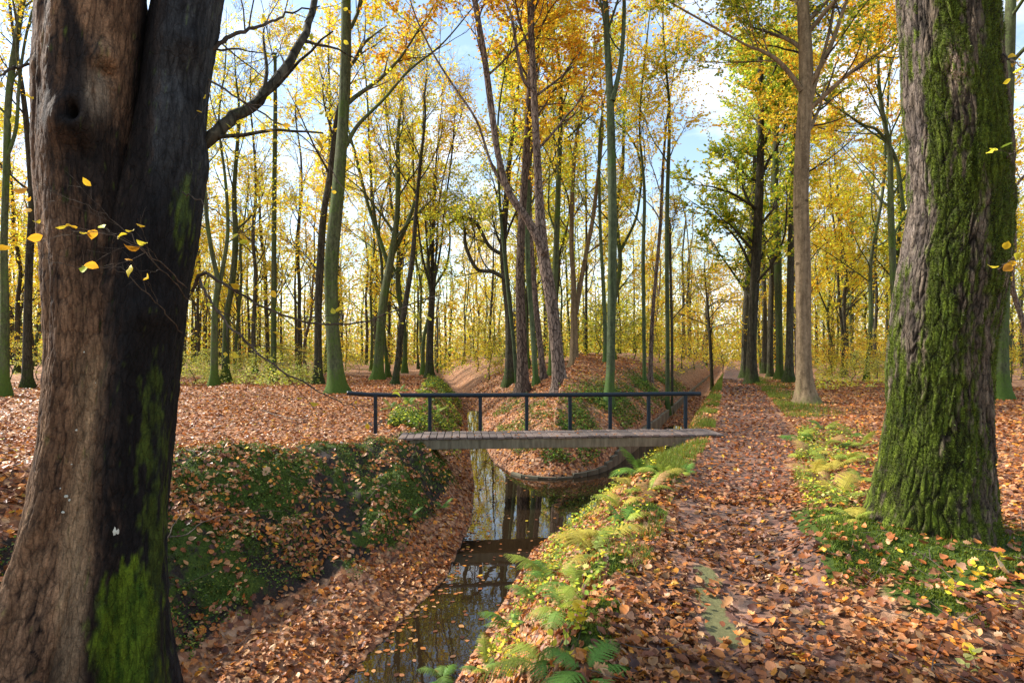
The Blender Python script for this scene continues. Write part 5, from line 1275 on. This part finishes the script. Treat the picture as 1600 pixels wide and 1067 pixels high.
stick([on(400, 640, .02), W(478, 655, 12) , W(486, 600, 12)], .012, 'thin dark branch standing in the leaf carpet', 6)
stick([on(560, 800, .03), on(600, 770, .12), on(650, 765, .05)], .005, 'thin twig on the bank below the footbridge end', 7)
stick([on(925, 620, .03), on(960, 612, .06), on(985, 600, .03)], .03, 'fallen bough on the mound slope', 8)
stick([on(1260, 640, .02), on(1285, 650, .04), on(1320, 652, .02)], .02, 'dark bough on the ground beside the pale tan trunk', 9)

# ------------------------------------------------------------------ low leafy growth on the banks: bramble, bilberry, hanging grass
def low_growth(name, label, x, y, h, pal, leaf, seed, dens=1.0):
    r = np.random.default_rng(seed); n = len(x)
    z = terrain(x, y) + h * r.uniform(0, 1, n) ** 1.3
    a = r.uniform(0, 6.283, n); d = np.stack([np.cos(a), np.sin(a), r.normal(-.1, .35, n)], -1)
    mb = MB(); leaf_kites(mb, np.stack([x, y, z], -1), d, norm(tnormal(x, y) + r.normal(0, .45, (n, 3))), leaf * r.uniform(.6, 1.3, n), pick_cols(n, pal, r) , r)
    return tag(mb.build(name, 'plant_leaves', smooth=False), label, 'undergrowth', kind='stuff')
r = np.random.default_rng(77)
LEAFC['deep'] = (0.06, 0.11, 0.015); LEAFC['olive'] = (0.19, 0.21, 0.035)
# left ditch bank behind the handrail
n = 26000; y = 13.2 + 24 * r.uniform(0, 1, n) ** 1.3; off = r.uniform(.25, 2.0, n); x = xat(Lp, y) - off
k1 = fbm(x * 1.1, y * .8, 3, 111) + .12 * (1 - np.abs(off - 1.1)) > .5
low_growth('bramble_growth', 'dark green brambles on the bank of the left ditch', x[k1], y[k1], .28, {'deep': 4, 'olive': 3, 'lime': 1.5, 'green': 2}, .075, 1)
# flanks of the mound
n = 30000; y = 13.6 + 22 * r.uniform(0, 1, n) ** 1.2; off = np.abs(r.normal(.9, .55, n)) + .15; x = xat(Pr, y) - off * 1.05
k1 = (fbm(x * 1.3 + y * .8, y * .5, 3, 113) > .47) & (x > xat(Pl, y) + .8)
low_growth('bilberry_growth', 'dark green growth hanging on the mound slope above the edging wall', x[k1], y[k1], .2, {'deep': 5, 'olive': 3, 'green': 2}, .07, 2)
n = 9000; y = 13.6 + 10 * r.uniform(0, 1, n) ** 1.2; off = r.uniform(.4, 1.9, n); x = xat(Pl, y) + off
k1 = (fbm(x * 1.5 + y * .7, y * .6, 3, 117) > .53)
low_growth('bilberry_growth', 'olive green patches on the mound slope facing the left ditch', x[k1], y[k1], .15, {'deep': 3, 'olive': 4, 'green': 1}, .065, 3)
# near right bank
n = 8500; y = 3.6 + 9.0 * r.uniform(0, 1, n) ** 1.1; off = .25 + np.abs(r.normal(.45, .42, n)); x = xat(Rp, y) + off
k1 = (fbm(x * 2.1, y * 1.6, 3, 119) > .47) & (np.abs(x - xat(PATH, y)) > path_half(y) * 1.15) & ~((y > 10.7) & (y < 12.8))
low_growth('bank_plants', 'small yellow and green leaves crowding the near bank of the ditch', x[k1], y[k1], .22, {'lime': 1.6, 'yellow': 1.0, 'green': 4, 'olive': 4}, .04, 4)
# verge before the oak
n = 5500; y = 5.6 + 7 * r.uniform(0, 1, n); x = xat(PATH, y) + path_half(y) + np.abs(r.normal(.2, .6, n))
k1 = (fbm(x * 2.1, y * 1.6, 3, 121) > .48)
low_growth('verge_plants', 'pale green and tan leafy growth on the verge beside the oak', x[k1], y[k1], .18, {'lime': 1.6, 'pale': .8, 'yellow': .6, 'olive': 4, 'green': 3}, .045, 5)
# more ferns along the near bank and the verge
rng = np.random.default_rng(99); FNAME = {'lime': 'light green', 'blue': 'bluish green', 'green': 'green', 'yellow': 'yellowish', 'tan': 'tan'}
for j, (px, py, sz, cols) in enumerate([(905, 925, .42, ['lime', 'green']), (835, 940, .38, ['blue', 'green']), (945, 845, .42, ['lime', 'yellow']), (975, 820, .36, ['green', 'lime']), (1015, 770, .36, ['lime', 'tan']), (1035, 745, .36, ['yellow', 'lime']), (760, 1050, .3, ['blue', 'lime']), (915, 1055, .32, ['green'])]):
    fern(px, py, sz, 6, cols, f'feathery {FNAME[cols[0]]} fern on the near ditch bank, {ORD[j]} of the eight small ones', rng)
for j, (px, py, sz, cols) in enumerate([(1285, 672, .45, ['lime', 'green']), (1330, 680, .45, ['green', 'lime']), (1262, 715, .4, ['lime', 'tan']), (1300, 738, .42, ['lime', 'yellow']), (1345, 755, .42, ['lime', 'green']), (1290, 765, .38, ['yellow', 'tan'])]):
    fern(px, py, sz, 6, cols, f'feathery {FNAME[cols[1]]} fern on the verge beside the oak, {ORD[j]} of six', rng)
# pale shrub belt under the trees, left and right
r = np.random.default_rng(123)
for nm, (a, b), (y0, y1), txt, pal in (('shrub_belt', (270, 500), (26, 44), 'pale green low shrubs under the trees beyond the leaf carpet', {'pale': 5, 'lime': 3, 'green': 1, 'olive': 2}), ('shrub_belt', (1275, 1420), (26, 46), 'yellowish low shrubs under the trees between pale trunk and oak', {'pale': 3, 'yellow': 4, 'lime': 2, 'olive': 1}), ('shrub_belt', (740, 1130), (36, 62), 'olive and gold shrubs behind the mound', {'olive': 3, 'lime': 3, 'gold': 3, 'yellow': 2})):
    n = 15000; y = r.uniform(y0, y1, n); x = (r.uniform(a, b, n) - 800) / FPX * y
    m = fbm(x * .35, y * .35, 3, 131); k1 = (m > .52) & (np.abs(x - xat(PATH, y)) > 2.0) & (np.abs(x - xat(Pr, y)) > 1) & (np.abs(x - xat(Pl, y)) > 1.2)
    x, y, m = x[k1], y[k1], m[k1]; n = len(x); hgt = .12 + (m - .52) * (7 if y0 < 30 else 22)
    z = terrain(x, y) + hgt * r.uniform(0, 1, n) ** .8
    d = r.normal(0, 1, (n, 3)) * np.array([1, 1, .3]); mb = MB()
    leaf_kites(mb, np.stack([x, y, z], -1), d, norm(UP * .6 + r.normal(0, .8, (n, 3))), r.uniform(.07, .14, n) * (1 if y0 < 30 else 1.4), pick_cols(n, pal, r), r)
    tag(mb.build(nm, 'plant_leaves', smooth=False), txt, 'undergrowth', kind='stuff')
# twigs lying in the litter
r = np.random.default_rng(321)
n = 1500; rad = 2.5 + 16 * r.uniform(0, 1, n) ** 1.2; az = r.uniform(-.95, .95, n); x, y = rad * np.sin(az), rad * np.cos(az)
tz, so, mo, wa, ds = terrain(x, y, True); k1 = ~wa & ((np.abs(x - xat(PATH, y)) > path_half(y)) | (r.uniform(0, 1, n) < .4)); x, y, tz = x[k1], y[k1], tz[k1]; n = len(x)
tn = tnormal(x, y); a = r.uniform(0, 6.283, n); d = np.stack([np.cos(a), np.sin(a), r.normal(0, .12, n)], -1); d = norm(d - (d * tn).sum(1, keepdims=True) * tn + tn * r.normal(0.03, .1, (n, 1)))
tp = make_paths(np.stack([x, y, tz + .025], -1), d, r.uniform(.08, .45, n), 6, .1, -.01, r)
mb = MB(); v, q = tubes(tp, r.uniform(.0015, .005, (n, 1)) * np.linspace(1, .4, 6)[None], 4); mb.add(v, q)
tag(mb.build('twig_litter', 'dead_wood'), 'thin dead twigs strewn among the fallen leaves', 'twigs', kind='stuff')
# tufts of grass along both edges of the path, near the camera
n = 9000; y = 4.2 + 9 * r.uniform(0, 1, n); side = r.uniform(0, 1, n) < .6
x = xat(PATH, y) + np.where(side, -1, 1) * (path_half(y) * 1.0 + np.abs(r.normal(.05, .22, n)))
k1 = (fbm(x * 2.0, y * 2.0, 3, 141) > .54) & ~((y > 10.6) & (y < 12.9) & (x < 4.5)); x, y = x[k1], y[k1]; n = len(x)
gc = np.array((0.09, 0.16, 0.02)) * r.uniform(.6, 1.5, (n, 1)) + np.array((0.14, 0.10, 0.01)) * r.uniform(0, 1, (n, 1)) ** 2
blades('grass_tufts', x, y, r.uniform(.04, .15, n), np.full(n, .0028), gc, r, 'green grass tufts along the edges of the path', bend=.8)
# root ridges that leave the two great trunks
def roots(parent, centre, dirs, r0, length, mat, cols, seed, lift):
    rr = np.random.default_rng(seed)
    for a, c, f in zip(dirs, cols, rr.uniform(.8, 1.2, len(dirs))):
        t = np.linspace(0, 1, 22); L_ = length * f; wob = rr.normal(0, .12, 3)
        x = centre[0] + np.cos(a + wob[0] * t * 2) * (centre[2] * .75 + L_ * t); y = centre[1] + np.sin(a + wob[0] * t * 2) * (centre[2] * .75 + L_ * t)
        z = terrain(x, y); zz = np.maximum(z - .03 - .05 * t, z - .03) + lift * (1 - t) ** 3.2
        mb = MB(); v, q = tubes(np.stack([x, y, zz], -1)[None], (r0 * f * (1 - .75 * t))[None], 14)
        V = v.reshape(22, 14, 3); V += (fbm(V[..., 0] * 14, V[..., 1] * 14 + V[..., 2] * 9, 3, seed)[..., None] - .5) * .05
        mb.add(V, q, col=c); mb.build('root', mat, parent)
roots(beech, (-2.95, 4.1, .5), (3.6, 4.1, 4.6, 5.1, 5.6), .11, .8, 'beech_bark', [(.04, .03, .02), (.07, .045, .03), (.05, .035, .02), (.03, .05, .01), (.05, .085, .01)], 9, .12)
# leaves blown onto the bridge deck
r = np.random.default_rng(17); n = 60
u = r.uniform(0, bl, n); w = r.choice([-1, 1], n) * np.abs(r.normal(.33, .12, n)); a = r.uniform(0, 6.283, n)
x = BA[0] + u * math.cos(bang) - w * math.sin(bang); y = BA[1] + u * math.sin(bang) + w * math.cos(bang)
mb = MB(); big_leaves(mb, np.stack([x, y, np.full(n, .072)], -1), np.stack([np.cos(a), np.sin(a), 0 * a], -1), norm(UP + r.normal(0, .2, (n, 3))), r.uniform(.04, .09, n), lit_cols(n, r), r)
tag(mb.build('deck_leaves', 'fallen_leaves'), 'dry leaves blown onto the footbridge deck', 'leaves', kind='stuff')
# low dark growth on the mossy bank under the footbridge end
r = np.random.default_rng(211); n = 60000
y = 4.4 + 7.2 * r.uniform(0, 1, n); x = xat(Lp, y) - r.uniform(.2, 4.2, n)
tz, so, mo, wa, ds = terrain(x, y, True); k1 = (mo > .25) & (fbm(x * 2.4, y * 2.4, 3, 161) > .46); x, y = x[k1], y[k1]
low_growth('bank_herbs', 'dark green herbs and moss stems on the rounded bank left of the water', x, y, .07, {'deep': 6, 'olive': 2, 'green': 1}, .026, 8)
